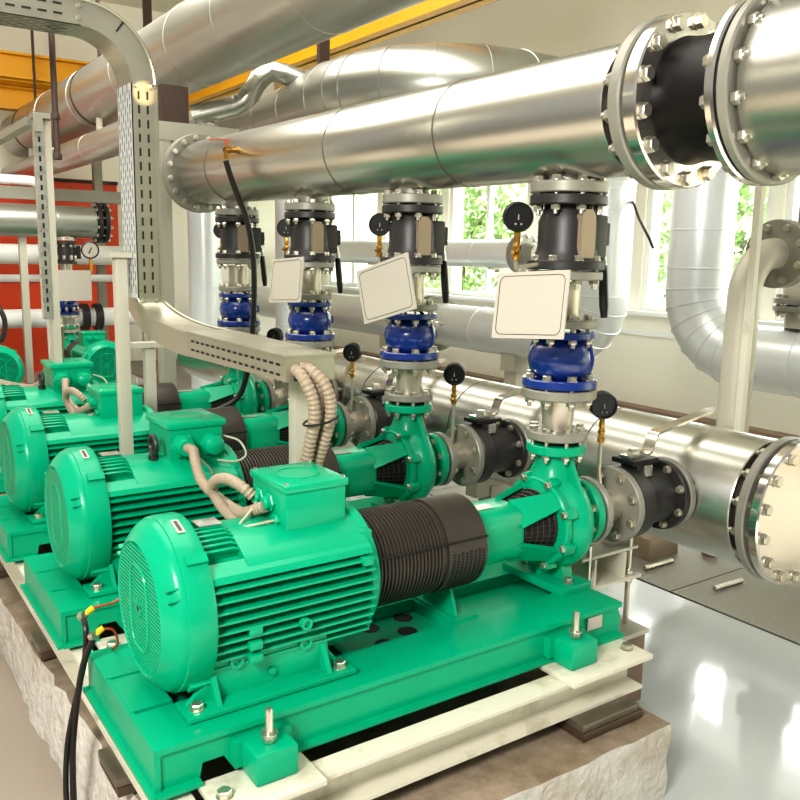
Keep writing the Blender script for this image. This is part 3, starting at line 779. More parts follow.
# window wall (right): spandrel, piers, head
WINS = [(-2.75, -1.05), (-.92, .78), (.92, 2.62), (2.76, 4.34), (4.48, 6.18), (6.32, 8.08), (8.22, 9.92), (10.06, 11.76)]
ZS, ZH = .42, 2.55
def wallr(g):
    g.box((WX+.15, 4, (FLOOR+ZS)/2), (.3, 16.4, ZS-FLOOR))
    g.box((WX+.15, 4, (ZH+CZ)/2), (.3, 16.4, CZ-ZH))
    ys = [-4.2]+[v for w in WINS for v in w]+[YF]
    for a, b in zip(ys[::2], ys[1::2]): g.box((WX+.15, (a+b)/2, (ZS+ZH)/2), (.3, b-a, ZH-ZS))
structure('wall_right', 'cream', wallr)
for i, (a, b) in enumerate(WINS):
    w = bpy.data.objects.new(f'window_{i+1}', None); COL.objects.link(w); w.location = (WX+.06, (a+b)/2, ZS); w['kind'] = 'structure'
    o = V((WX+.06, (a+b)/2, ZS)); m = (a+b)/2
    def fr(g):
        for y in (a+.035, b-.035, m): g.box((WX+.08, y, (ZS+ZH)/2), (.08, .07, ZH-ZS))
        for z in (ZS+.04, ZH-.04): g.box((WX+.08, m, z), (.07, b-a, .075))
    part('window_frame', 'white', fr, w, o)
    part('window_pane', 'glass', lambda g: g.box((WX+.09, m, (ZS+ZH)/2), (.008, b-a-.06, ZH-ZS-.06)), w, o)
    part('window_sill', 'white', lambda g: g.box((WX-.02, m, ZS-.025), (.2, b-a+.14, .05), bev=.006), w, o)
structure('trim_3', 'white', lambda g: g.box((WX-.015, 4, .16), (.03, 16.4, .06)))
structure('baseboard_right', 'skirt', lambda g: g.box((WX-.09, 4, (FLOOR-.70)/2), (.18, 16.4, FLOOR*-1-.70)))
structure('wall_far', 'cream', lambda g: g.box((1.6, YF+.15, (FLOOR+CZ)/2), (12, .3, CZ-FLOOR)))
structure('ceiling', 'ceil', lambda g: g.box((1.0, 5.2, CZ+.1), (13, 14.4, .2)))
structure('trim_4', 'ceil', lambda g: [g.box((2.0, y, CZ-.12), (11, .28, .24)) for y in (6.6, 9.8)])

# ---- yellow crane girders
def girder(g, a, b, h, w):
    a = V(a); b = V(b); d = (b-a); L = d.length; u = d.normalized(); s = u.cross(V((0, 0, 1)))
    c = (a+b)/2; ang = math.atan2(u.y, u.x)
    g.box(c+V((0, 0, h-.015)), (L, w, .03), rz=ang); g.box(c+V((0, 0, .015)), (L, w, .03), rz=ang); g.box(c+V((0, 0, h/2)), (L, .03, h), rz=ang)
single('crane_rail', 'yellow', lambda g: girder(g, (3.75, 2.6, 2.98), (3.75, 10.7, 2.98), .54, .24), 'long yellow crane girder under the ceiling, above the clad pipes', 'beam', (3.75, 7, 3.1))
single('crane_bridge', 'yellow', lambda g: (girder(g, (-3, 11.5, 2.99), (3.6, 11.5, 2.99), .32, .25), girder(g, (-3, 11.0, 3.34), (3.6, 11.0, 3.34), .34, .28), g.box((3.72, 11.25, 3.6), (.3, .8, .16)), g.box((0, 11.25, 3.33), (6.4, .5, .03))),
       'yellow double girder crane bridge across the top left background', 'beam', (.7, 11.2, 3.0))
for i, y in enumerate((3.6, 6.6)):
    o = V((3.75, y, 3.52)); tt = thing('rail_hanger', o, ['dark steel hanger holding the nearer part of the crane girder', 'dark steel hanger holding the farther part of the crane girder'][i], 'hanger', 'crane girder hangers')
    part('hanger_plate', 'brown', lambda g: g.box((3.75, y, (3.52+CZ)/2), (.10, .10, CZ-3.52)), tt, o)

# ================================================================== overhead pipes
OB = V((2.0, 5, 2.33))
t = thing('overhead_pipe', OB, 'huge aluminium clad pipe high at upper left, running away under the ceiling', 'pipe')
def oclad(g):
    g.lathe([(-.3, .1), (-.3, .318), (11.6, .318), (11.6, .1)], (2.0, 0, 2.65), Y, 72); pipe_seams(g, (2.45, 3.55, 4.5, 6.0, 7.6, 9.2), .318, (2.0, 0, 2.65), Y)
part('cladding', 'clad_old', oclad, t, OB)
for y in (1.0, 7.4, 10.6): part('strap_hanger', 'brown', lambda g: (g.lathe([(y-.02, .30), (y-.02, .325), (y+.02, .325), (y+.02, .30)], (2.0, 0, 2.65), Y, 48), g.box((2.0, y, (2.96+CZ)/2), (.03, .04, CZ-2.96))), t, OB)
OB = V((1.86, 9, 1.92))
t = thing('overhead_pipe', OB, 'slimmer clad pipe below the huge one at left, running away', 'pipe')
def oclad2(g):
    g.lathe([(5.72, 0), (5.72, .15), (11.9, .15), (11.9, .1)], (1.86, 0, 2.08), Y, 48); pipe_seams(g, (7.3, 8.6), .15, (1.86, 0, 2.08), Y)
part('cladding', 'clad_old', oclad2, t, OB)
for y in (7.0, 10.4): part('hanger', 'post', lambda g: g.box((1.86, y, 2.28), (.05, .05, .15)), t, OB)
# segmented bend behind the discharge header
OB = V((3.0, 4.2, 2.0))
t = thing('clad_bend', OB, 'wide aluminium clad pipe with a segmented bend behind the main header', 'pipe')
pts = [V((3.0, 9.5, 2.26)), V((3.0, 5.3, 2.27)), V((3.0, 4.75, 2.28)), V((3.0, 4.1, 2.28)), V((3.0, 3.8, 2.28))]+arc((3.9, 3.75, 2.28), .9, (-1, 0, 0), (0, -1, 0), .12, PI/2, 4)+[V((6.2, 2.85, 2.28))]
rr = [.21, .215, .23, .30]+[.30]*7
def bend(g):
    g.tube(pts, rr[:len(pts)], 48)
    for i in range(1, len(pts)-1):
        a = (pts[i+1]-pts[i-1]).normalized(); g.lathe([(-.006, rr[i]-.004), (-.004, rr[i]+.006), (.004, rr[i]+.006), (.006, rr[i]-.004)], pts[i], a, 48)
part('cladding', 'clad_old', bend, t, OB, angle=60)
for y in (4.3, 8.8): part('hanger', 'brown', lambda g: g.box((3.0, y, (2.5+CZ)/2), (.10, .05, CZ-2.5)), t, OB)
OB = V((2.6, 5.0, 2.2))
t = thing('clad_branch', OB, 'thin aluminium clad branch pipe zigzagging above the header end', 'pipe')
bp = [V((2.116, 5.0, 2.163)), V((2.42, 4.8, 2.254)), V((2.464, 4.75, 2.286)), V((2.515, 4.72, 2.353)), V((2.574, 4.68, 2.469)), V((2.673, 4.65, 2.551)), V((2.801, 4.62, 2.539)), V((3.131, 4.5, 2.44))]
def brc(g):
    g.tube(bp, .088, 28)
    for i in range(1, 7): g.lathe([(-.006, .086), (-.004, .094), (.004, .094), (.006, .086)], bp[i], (bp[i+1]-bp[i-1]), 32)
part('cladding', 'clad', brc, t, OB, angle=60)
part('foil_end', 'foil', lambda g: g.lathe([(-.02, 0), (-.02, .08), (.05, .13), (.12, .12), (.18, .06), (.19, 0)], (2.20, 4.98, 1.95), (.25, -.35, 1), 18), t, OB)

# ================================================================== cable tray and posts
TO = V((.5, 1.4, .6))
t = thing('cable_tray', TO, 'perforated zinc cable tray dropping from the ceiling and turning towards the pumps', 'cable tray')
def slots_line(g, p0, d, n, pitch, ln, w, nrm, up):
    d = V(d).normalized(); nrm = V(nrm); up = V(up)
    for i in range(n):
        c = V(p0)+d*(pitch*i)
        a = [c-d*ln/2-up*w/2, c+d*ln/2-up*w/2, c+d*ln/2+up*w/2, c-d*ln/2+up*w/2]
        g.add([q+nrm*.0012 for q in a], [(0, 1, 2, 3)])
YV = 1.40                      # face of the drop that looks at the pumps
X0, X1 = .455, .555            # tray side height in x on the drop
YW = .20
Zt = 1.70                      # top of the straight drop
def drop(g):
    z0, z1 = .80, Zt; tk = .004
    g.m = 2; g.box((X0+tk/2, YV+YW/2, (z0+z1)/2), (tk, YW, z1-z0)); g.m = 0
    g.box(((X0+X1)/2, YV+tk/2, (z0+z1)/2), (X1-X0, tk, z1-z0))
    g.box(((X0+X1)/2, YV+YW-tk/2, (z0+z1)/2), (X1-X0, tk, z1-z0))
    g.box((X1+.006, YV+YW/2, (z0+z1)/2), (.006, YW+.02, z1-z0))
    g.box((X1+.004, YV-.006, (z0+z1)/2), (.012, .006, z1-z0))
def dslots(g):
    drop(g); g.m = 1
    for x in (.485, .522): slots_line(g, (x, YV, .84), Z, 15, .058, .034, .0085, (0, -1, 0), X)
    for i, y in enumerate((1.425, 1.455, 1.485, 1.515, 1.545, 1.575)):
        slots_line(g, (X0, y, .84+.029*(i % 2)), Z, 15, .058, .040, .007, (-1, 0, 0), Y)
part('drop_section', ['tray', 'slot', 'tray_lit'], dslots, t, TO)
# upper elbow (in the x-z plane) and upper run going left
EC = V((.455-.19, 0, Zt)); 
def elbow_up(g):
    ri, ro = .19, .29; n = 14
    ins = arc((EC.x, YV, EC.z), ri, X, Z, 0, PI/2, n); out = arc((EC.x, YV, EC.z), ro, X, Z, 0, PI/2, n)
    for yy in (YV, YV+YW):
        g.add([V((p.x, yy, p.z)) for p in ins]+[V((p.x, yy, p.z)) for p in out], [(i, i+1, n+2+i, n+1+i) for i in range(n)])
    g.add([V((p.x, YV, p.z)) for p in ins]+[V((p.x, YV+YW, p.z)) for p in ins], [(i, i+1, n+2+i, n+1+i) for i in range(n)])
    g.tube([V((p.x, YV-.004, p.z)) for p in out], .006, 6)
    ou2 = arc((EC.x, YV, EC.z), ro+.004, X, Z, 0, PI/2, n)
    g.add([V((p.x, YV-.01, p.z)) for p in ou2]+[V((p.x, YV+YW+.01, p.z)) for p in ou2], [(i, i+1, n+2+i, n+1+i) for i in range(n)])
def elbow_up2(g):
    elbow_up(g); g.m = 1; g.tube([V((EC.x+.235*math.cos(.95), YV-.002, EC.z+.235*math.sin(.95))), V((EC.x+.285*math.cos(.95), YV-.002, EC.z+.285*math.sin(.95)))], .004, 6)
part('elbow', ['tray', 'slot'], elbow_up2, t, TO)
zb, zt = Zt+.19, Zt+.29
def upper(g):
    tk = .004; x0, x1 = -1.6, EC.x
    g.box(((x0+x1)/2, YV+tk/2, (zb+zt)/2), (x1-x0, tk, zt-zb)); g.box(((x0+x1)/2, YV+YW-tk/2, (zb+zt)/2), (x1-x0, tk, zt-zb))
    g.box(((x0+x1)/2, YV+YW/2, zb+tk/2), (x1-x0, YW, tk)); g.box(((x0+x1)/2, YV+YW/2, zt+.004), (x1-x0, YW+.02, .006))
def uslots(g):
    upper(g); g.m = 1
    for z in (zb+.035, zb+.072): slots_line(g, (EC.x-.09, YV, z), (-1, 0, 0), 24, .058, .034, .0085, (0, -1, 0), Z)
    for i, y in enumerate((1.425, 1.455, 1.485, 1.515, 1.545, 1.575)): slots_line(g, (EC.x-.06-.029*(i % 2), y, zb), (-1, 0, 0), 24, .058, .040, .007, (0, 0, -1), Y)
part('upper_run', ['tray', 'slot'], uslots, t, TO)
# lower elbow, lofted from the drop to the level run
def lerp(a, b, s): return a+(b-a)*s
def elbow_dn(g):
    rings = []; n = 14
    a0 = dict(y=1.5, z=.80, ys=.20, zs=.0)
    for i in range(n+1):
        s = i/n; th = s*PI/2
        # outer (far-lower) and inner (near-upper) edge curves in the y-z plane
        yo = 1.60-.66*(1-math.cos(th)); zo = .80-.206*math.sin(th)
        yi = 1.40-.46*(1-math.cos(th)); zi = .80-.112*math.sin(th)
        xl = lerp(X0, .50, s); xr = lerp(X1, .68, s)
        rings.append([(xl, yo, zo), (xl, yi, zi), (xr, yi, zi), (xr, yo, zo)])
    g.loft(rings, cap=False)
    g.tube([V(r[1])+V((0, 0, .002)) for r in rings], .004, 6); g.tube([V(r[2])+V((.002, 0, .002)) for r in rings], .007, 6)
part('elbow', 'tray', elbow_dn, t, TO)
L0 = V((.50, .94, .689)); L1 = V((.56, .20, .667))
R0 = V((.68, .94, .689)); R1_ = V((.745, .20, .667)); HH = .083
def level(g):
    dn = V((0, 0, -HH-.010)); dn1 = V((0, 0, -HH+.002))
    g.add([L0, L1, L1+dn1, L0+dn], [(0, 1, 2, 3)]); g.add([R0, R1_, R1_+dn1, R0+dn], [(0, 1, 2, 3)])
    g.add([L0+dn, L1+dn1, R1_+dn1, R0+dn], [(0, 1, 2, 3)])
    up = V((0, 0, .007)); e1 = V((-.006, 0, 0)); e2 = V((.006, 0, 0))
    g.loft([[L0+e1, R0+e2, R0+e2+up, L0+e1+up], [L1+e1+V((0, -.006, 0)), R1_+e2+V((0, -.006, 0)), R1_+e2+up+V((0, -.006, 0)), L1+e1+up+V((0, -.006, 0))]])
    ep = V((0, 0, -HH))
    # end plate with the cable cut-out
    c = R1_-L1
    for a, b, lo, hi in ((0, .17, 0, 1), (.62, 1, 0, 1), (.17, .62, 0, .42)):
        g.add([L1+c*a+ep*lo, L1+c*b+ep*lo, L1+c*b+ep*hi, L1+c*a+ep*hi], [(0, 1, 2, 3)])
def lslots(g):
    level(g); g.m = 1
    dd = (L1-L0).normalized(); nn = V((-1, 0, 0)); upv = V((0, 0, 1))
    for z in (-.028, -.062): slots_line(g, L0+dd*.05+V((0, 0, z)), dd, 16, .043, .026, .0085, nn*1.2, upv)
part('level_run', ['tray', 'slot'], lslots, t, TO)
for p, ax in (((.255, YV, zb+.03), (0, -1, 0)), ((.255, YV, zb+.075), (0, -1, 0)), ((.475, YV, Zt-.01), (0, -1, 0)), ((.535, YV, Zt-.01), (0, -1, 0)), ((.475, YV, .79), (0, -1, 0)), ((.535, YV, .79), (0, -1, 0))):
    one_bolt(t, V(p)-TO, ax, .009, .004)

def post(loc, s, h, label, cap=None, m='post', s2=None, name='support_post', group='grey square posts'):
    loc = V(loc); t = thing(name, loc, label, 'post', group)
    part('tube', m, lambda g: g.box(loc+V((0, 0, h/2)), (s, s2 or s, h), bev=.003), t, loc)
    part('foot_plate', m, lambda g: g.box(loc+V((0, 0, .006)), (s*2, (s2 or s)*2, .012)), t, loc)
    if cap: part('cap_plate', m, lambda g: g.box(loc+V((cap[2] if len(cap) > 2 else 0, 0, h+cap[1]/2)), (cap[0], .09, cap[1])), t, loc)
    return t
post((.409, 1.5, PLT), .052, .995-PLT-.02, 'tall grey square post standing between the second and third motors', (.105, .022, .0))
post((.85, 2.5, PLT), .058, .46-PLT, 'short grey post seen beyond the cable tray bend', (.30, .03, .05))
post((.715, .40, PLT), .058, .58-PLT, 'grey post under the free end of the cable tray', (.14, .02))
t = post((1.46, 3.95, FLOOR), .10, 1.80-FLOOR, 'tall grey steel column behind the cable tray carrying the header bracket', None, 'post_dark', s2=.09, group='grey steel columns')
o = V(t.location)
part('dark_block', 'brown', lambda g: g.box((1.56, 3.98, 2.06), (.20, .12, .26)), t, o)
part('bracket_arm', 'post_dark', lambda g: g.box((1.73, 3.95, 1.865), (.64, .10, .13)), t, o)
# left column with its slotted strut and hanging rod
LC = V((.405, 3.0, PLT))
t = thing('slotted_strut', LC, 'upright slotted steel strut left of the cable tray', 'post')
part('strut', 'post', lambda g: (g.box((.452, 3.0, (1.72+PLT)/2), (.046, .10, 1.72-PLT)),), t, LC)
part('slotted_face', ['steel', 'slot'], lambda g: (g.box((.405, 2.96, (1.72+.6)/2), (.05, .05, 1.12)), setattr(g, 'm', 1), slots_line(g, (.405, 2.935, .66), Z, 20, .053, .03, .012, (0, -1, 0), X)), t, LC)
part('end_bracket', 'post_dark', lambda g: (g.box((.425, 2.98, 1.745), (.10, .11, .03)), g.box((.40, 2.92, 1.70), (.05, .012, .09))), t, LC)
single('tray_run', 'post_dark', lambda g: g.loft([[(.36, 3.05, 1.70), (.42, 3.05, 1.70), (.42, 3.05, 1.745), (.36, 3.05, 1.745)], [(.36, 9.0, 1.70), (.42, 9.0, 1.70), (.42, 9.0, 1.745), (.36, 9.0, 1.745)]]), 'grey cable duct running back from the slotted strut top', 'cable tray', (.35, 6, 1.72))
single('hanger_rod', 'brown', lambda g: (g.tube([(.285, 2.0, CZ), (.285, 2.0, 1.42)], .014, 10), g.hexa(0, .03, .022, (.285, 2.0, 1.42), Z), g.hexa(0, .03, .022, (.285, 2.0, 1.60), Z)), 'dark brown hanging steel rod behind the upper tray run', 'rod', (.285, 2, 2.5))

# ---- corrugated conduits
def corr(g, pts, r):
    P = spline(pts, 40); L = [0]
    for a, b in zip(P, P[1:]): L.append(L[-1]+(b-a).length)
    rr = [r*(1+.07*math.sin(l/(r*.75)*2*PI/1.1)) for l in L]
    g.tube(P, rr, 12)
CD = [([(.60, .24, .625), (.60, .19, .622), (.612, .155, .585), (.632, .145, .53), (.640, .15, .46), (.636, .17, .38), (.63, .20, .28)], 'left corrugated conduit leaving the end of the cable tray'),
      ([(.64, .24, .63), (.642, .185, .626), (.675, .145, .58), (.695, .14, .52), (.70, .15, .45), (.69, .175, .37), (.68, .21, .28)], 'right corrugated conduit leaving the end of the cable tray'),
      ([(.622, .26, .635), (.625, .21, .634), (.66, .18, .60), (.675, .175, .53), (.678, .185, .46), (.672, .21, .37), (.665, .24, .28)], 'middle corrugated conduit leaving the end of the cable tray')]
for p, l in CD: single('conduit', 'conduit', lambda g: corr(g, p, .0205), l, 'conduit', p[0], 'conduits at the tray end')
single('cable_tie', 'hose', lambda g: g.tube([(.668+.062*math.cos(a), .155+.045*math.sin(a), .455+.012*math.cos(a)) for a in [2*PI*i/20 for i in range(20)]], .004, 6, closed=True), 'thin black cable tie round the conduits', 'cable tie', (.668, .155, .455))
# conduit from the second motor's gland, looping to the nearest terminal box
def link(y0, l1, l2):
    q = lambda L: [(x, y+y0, z) for x, y, z in L]
    single('conduit', 'conduit', lambda g: corr(g, q([(.455, .845, .245), (.455, .81, .245), (.44, .74, .255), (.42, .67, .232), (.405, .575, .185), (.40, .45, .165), (.39, .30, .165), (.37, .19, .18), (.36, .10, .195), (.378, .03, .225), (.388, .0, .24)]), .0185), l1, 'conduit', (.42, y0+.6, .2), 'conduits between terminal boxes')
    single('conduit', 'conduit', lambda g: corr(g, q([(.378, .07, .255), (.35, .09, .285), (.335, .16, .295), (.33, .24, .275), (.335, .295, .235), (.345, .28, .195), (.35, .19, .165), (.355, .08, .165), (.36, .0, .175), (.39, -.04, .19)]), .0175), l2, 'conduit', (.35, y0+.1, .25), 'conduits looping at the boxes')
link(0, 'corrugated conduit from the second motor down to the nearest terminal box', 'corrugated conduit looping back at the nearest terminal box')
link(2, 'corrugated conduit from the fourth motor down to the third terminal box', 'corrugated conduit looping back at the third terminal box')
for p, l in (([(.40, .07, .25), (.35, .03, .22), (.30, .0, .19), (.33, -.04, .2), (.41, -.045, .205)], 'thin earth wire curling into the nearest terminal box'),
             ([(.64, .93, .26), (.69, .88, .24), (.70, .84, .19), (.65, .83, .17), (.58, .85, .18)], 'thin pale wire loop on the second terminal box'),
             ([(.50, .84, .20), (.54, .82, .15), (.53, .80, .10), (.48, .80, .12)], 'thin pale wire dangling beside the second motor gland'),
             ([(.64, 2.93, .26), (.69, 2.88, .24), (.70, 2.84, .19), (.65, 2.83, .17), (.58, 2.85, .18)], 'thin pale wire loop on the fourth terminal box')):
    single('wire', 'wire_g', lambda g: g.tube(spline(p, 8), .0045, 6), l, 'wire', p[2])
# earth leads at the front corner
EB_ = V((-.10, .24, -.12))
t = thing('earth_lead', EB_, 'black earth leads with yellow lugs hanging at the nearest base corner', 'cable')
part('cable', 'hose', lambda g: (g.tube(spline([(-.085, .22, -.16), (-.11, .26, -.26), (-.125, .30, -.40), (-.14, .32, -.56), (-.15, .30, -.72), (-.15, .28, FLOOR+.012)], 6), .010, 8),
    g.tube(spline([(-.095, .30, -.12), (-.10, .25, -.15), (-.105, .27, -.26), (-.13, .31, -.41), (-.155, .33, -.56), (-.17, .31, -.72), (-.175, .24, FLOOR+.012)], 6), .009, 8)), t, EB_)
part('lug', 'bolt', lambda g: (g.lathe([(-.012, 0), (-.012, .014), (.012, .014), (.012, 0)], (-.085, .22, -.155), (.3, -.8, .4), 10), g.lathe([(-.012, 0), (-.012, .014), (.012, .014), (.012, 0)], (-.095, .30, -.118), (.3, -.8, .4), 10)), t, EB_)
part('yellow_sleeve', 'wire_y', lambda g: g.tube([(-.085, .22, -.155), (-.055, .22, -.135)], .010, 8), t, EB_)
part('yellow_sleeve', 'wire_y', lambda g: g.tube([(-.095, .30, -.118), (-.062, .30, -.098)], .010, 8), t, EB_)
part('thin_wire', 'orange', lambda g: (g.tube(spline([(-.06, .22, -.138), (-.02, .24, -.16), (.0, .27, -.22), (-.01, .30, -.252)], 6), .004, 6), g.tube(spline([(-.065, .30, -.1), (-.02, .33, -.11), (.02, .36, -.12), (.10, .42, -.11)], 6), .004, 6)), t, EB_)

# ================================================================== pipes along the window wall
def elbow_pts(a, c, b, r, n=6):
    """polyline a -> c -> b with a rounded corner of radius r"""
    a = V(a); b = V(b); c = V(c); d1 = (a-c).normalized(); d2 = (b-c).normalized(); o = c+d1*r+d2*r
    return [a]+[o-d2*r*math.cos(q)-d1*r*math.sin(q) for q in [PI/2*i/n for i in range(n+1)]]+[b]
def clad_run(name, pts, r, m, label, seams=(), extra=None, seg=44):
    o = V(pts[0]); t = thing(name, o, label, 'pipe')
    def cl(g):
        g.tube(pts, r, seg)
        if seams:
            for i in seams:
                a = (V(pts[min(i+1, len(pts)-1)])-V(pts[max(i-1, 0)])).normalized(); g.lathe([(-.008, r-.003), (-.005, r+.006), (.005, r+.006), (.008, r-.003)], pts[i], a, seg)
    part('cladding', m, cl, t, o, angle=50)
    return t, o
p = elbow_pts((5.2, 2.02, CZ), (5.2, 2.02, .285), (5.2, -2.0, .285), .5)
p = elbow_pts((5.2, -2.0, 2.2), (5.2, 2.02, 2.2), (5.2, 2.02, 1.3), .5)[:-1]+[V((5.2, 2.02, 1.25)), V((5.2, 2.02, .95))]+p[1:-1]+[V((5.2, 1.05, .285)), V((5.2, .62, .285)), p[-1]]
t, o = clad_run('bent_pipe', p, .25, 'clad_blue', 'wide pale clad pipe dropping before the right window and bending right', range(1, len(p)-1))
for y in (.55, -1.2):
    part('saddle', 'post', lambda g: (g.box((5.2, y, -.02), (.36, .2, .22)), g.box((5.2, y, -.19), (.46, .26, .14)), g.box((5.2, y, -.57), (.16, .16, .64))), t, o)
p = elbow_pts((6.0, 3.75, CZ), (6.0, 3.75, .13), (6.0, 11.8, .13), .5)
p = elbow_pts((6.0, -2.0, 2.15), (6.0, 3.75, 2.15), (6.0, 3.75, 1.5), .45)+p[1:-1]+[V((6.0, 5.6, .13)), V((6.0, 7.2, .13)), p[-1]]
t, o = clad_run('bent_pipe', p, .27, 'clad_blue', 'wide pale clad pipe low along the window wall, rising behind the nearest riser', range(1, len(p)-1))
for y in (5.0, 7.6, 10.): part('saddle', 'post', lambda g: (g.box((6.0, y, -.2), (.3, .24, .2)), g.box((6.0, y, -.58), (.2, .2, .6))), t, o)
for y in (6.55, 6.75): part('flange', 'flange', lambda g: g.disc(y-.04, y+.04, .36, (6.0, 0, .13), Y, 40), t, o)
p = [V((6.55, 5.6, 1.05)), V((6.55, 6.4, 1.05)), V((6.55, 8.6, 1.05)), V((6.55, 11.9, 1.05))]
t, o = clad_run('clad_pipe', p, .18, 'clad_blue', 'pale clad pipe in front of the windows at sill height', (1, 2))
fl = part('flange', 'flange', lambda g: (g.disc(5.50, 5.55, .25, (6.55, 0, 1.05), Y, 40), g.disc(5.56, 5.61, .25, (6.55, 0, 1.05), Y, 40), g.lathe([(5.3, 0), (5.3, .12), (5.5, .14)], (6.55, 0, 1.05), Y, 30)), t, o)
bolts(fl, 10, .215, V((6.55, 5.50, 1.05))-o, (0, -1, 0), .025, .1)
for y in (6.1, 9.0): part('bracket', 'post', lambda g: (g.box((6.95, y, .84), (.72, .08, .06)), g.box((6.55, y, .862), (.14, .1, .03))), t, o)
for x, y, r, zt_, lab in ((3.1, 7.3, .19, 2.04, 'white clad vertical pipe beyond the header end, left of the farthest riser'), (4.35, 7.6, .17, CZ, 'white clad vertical pipe behind the gap between far risers')):
    t, o = clad_run('vertical_pipe', [V((x, y, FLOOR)), V((x, y, .1)), V((x, y, .6)), V((x, y, zt_))], r, 'clad_blue', lab, (1, 2))
# handwheel valve on the low pipe
o = V((5.55, 6.1, .0)); t = thing('wheel_valve', o, 'small dark handwheel valve on the low pipe behind the second riser', 'valve')
part('handwheel', 'black', lambda g: (g.tube([V((5.45, 6.1+.14*math.cos(a), .22+.14*math.sin(a))) for a in [2*PI*i/24 for i in range(24)]], .022, 8, closed=True), g.box((5.45, 6.1, .22), (.02, .27, .025)), g.box((5.45, 6.1, .22), (.02, .025, .27))), t, o)
part('spindle', 'steel', lambda g: g.tube([(5.42, 6.1, .22), (5.78, 6.1, .16)], .025, 10), t, o)
# grey riser with flanged elbow, far right
GX, GY = 3.06, .19
o = V((GX, GY, -.1)); t = thing('grey_riser_pipe', o, 'bare grey pipe behind the low header, bending right into a round bolted flange', 'pipe')
gp = [V((2.90, GY, -.02)), V((2.96, GY, -.01)), V((3.02, GY, .02)), V((GX-.01, GY, .07)), V((GX, GY, .14)), V((GX, GY, .80))]+[V((GX+.22, GY, .83))+V((-math.cos(a), 0, math.sin(a)))*.22 for a in [PI/2*i/10 for i in range(1, 11)]]+[V((GX+.25, GY, 1.05))]
part('pipe', 'post', lambda g: g.tube(gp, .078, 32), t, o)
fl = part('flange', 'flange', lambda g: g.disc(GX+.235, GX+.270, .172, (0, GY, 1.05), X, 44), t, o)
part('counter_flange', 'flange', lambda g: (g.disc(GX+.275, GX+.310, .172, (0, GY, 1.05), X, 44), g.lathe([(GX+.30, .08), (5.85, .08), (5.85, 0)], (0, GY, 1.05), X, 24), g.box((5.72, GY, (.97+FLOOR)/2), (.1, .1, .97-FLOOR))), t, o)
bolts(fl, 8, .138, V((GX+.235, GY, 1.05))-o, (-1, 0, 0), .018, .075)
VX = 5.2; VY = 1.10
o = V((VX, VY, .54)); t = thing('valve_column', o, 'dark standpipe with flanges at the far right behind the grey elbow', 'pipe')
part('standpipe', 'black', lambda g: g.lathe([(1.20, .10), (1.96, .10)], (VX, VY, 0), Z, 28), t, o)
part('lower_pipe', 'post', lambda g: g.lathe([(.54, .13), (.70, .13)], (VX, VY, 0), Z, 28), t, o)
part('tee_body', 'post', lambda g: (g.lathe([(.72, .14), (.85, .16), (1.15, .17), (1.20, .13)], (VX, VY, 0), Z, 28)), t, o)
fl = part('flange', 'flange', lambda g: (g.disc(.66, .70, .215, (VX, VY, 0), Z, 36), g.disc(.715, .755, .215, (VX, VY, 0), Z, 36)), t, o)
bolts(fl, 8, .178, V((VX, VY, .755))-o, (0, 0, 1), .024, .095)
single('angle_strut', 'beam', lambda g: (g.box((2.965, .075, .93), (.034, .006, 1.86)), g.box((2.95, .09, .93), (.006, .034, 1.86)), g.box((2.925, .09, .03), (.06, .05, .05))), 'thin pale upright angle bar before the bare grey pipe', 'post', (2.96, .08, 0))
single('cable_end', 'hose', lambda g: g.tube(spline([(6.2, 3.60, 1.55), (6.0, 3.42, 1.56), (5.9, 3.25, 1.40), (5.75, 3.0, 1.22), (5.7, 2.9, 1.12)], 6), .014, 8), 'thin black cable sagging between the two vertical pipes', 'cable', (5.9, 3.3, 1.4))

# ---- small steel stand beside the nearest pump foot
o = V((1.95, .0, PLT)); t = thing('pipe_stand', o, 'little white steel stand with levelling bolts behind the nearest pump foot', 'stand')
part('shelf', 'beam', lambda g: (g.box((1.95, .06, -.33), (.36, .22, .014)), g.box((1.95, .16, -.27), (.30, .012, .12)), g.box((1.85, .06, -.27), (.012, .2, .12)), g.box((2.03, .06, -.27), (.012, .2, .12))), t, o)
part('saddle_plate', 'beam', lambda g: g.box((1.95, .06, -.205), (.34, .18, .012)), t, o)
for x in (1.83, 2.08):
    part('levelling_bolt', 'bolt', lambda g: (g.lathe([(-.55, .011), (-.15, .011)], (x, -.02, 0), Z, 10), g.hexa(-.325, -.30, .022, (x, -.02, 0), Z), g.hexa(-.36, -.338, .022, (x, -.02, 0), Z)), t, o)
o2 = V((1.9, .0, FLOOR)); t = thing('stand_block', o2, 'white topped block carrying the little steel stand', 'block')
part('top_plate', 'beam', lambda g: g.box((1.92, .06, -.56), (.42, .34, .02)), t, o2)
part('block', 'skirt', lambda g: g.box((1.92, .06, (-.57+FLOOR)/2), (.40, .32, -.57-FLOOR)), t, o2)

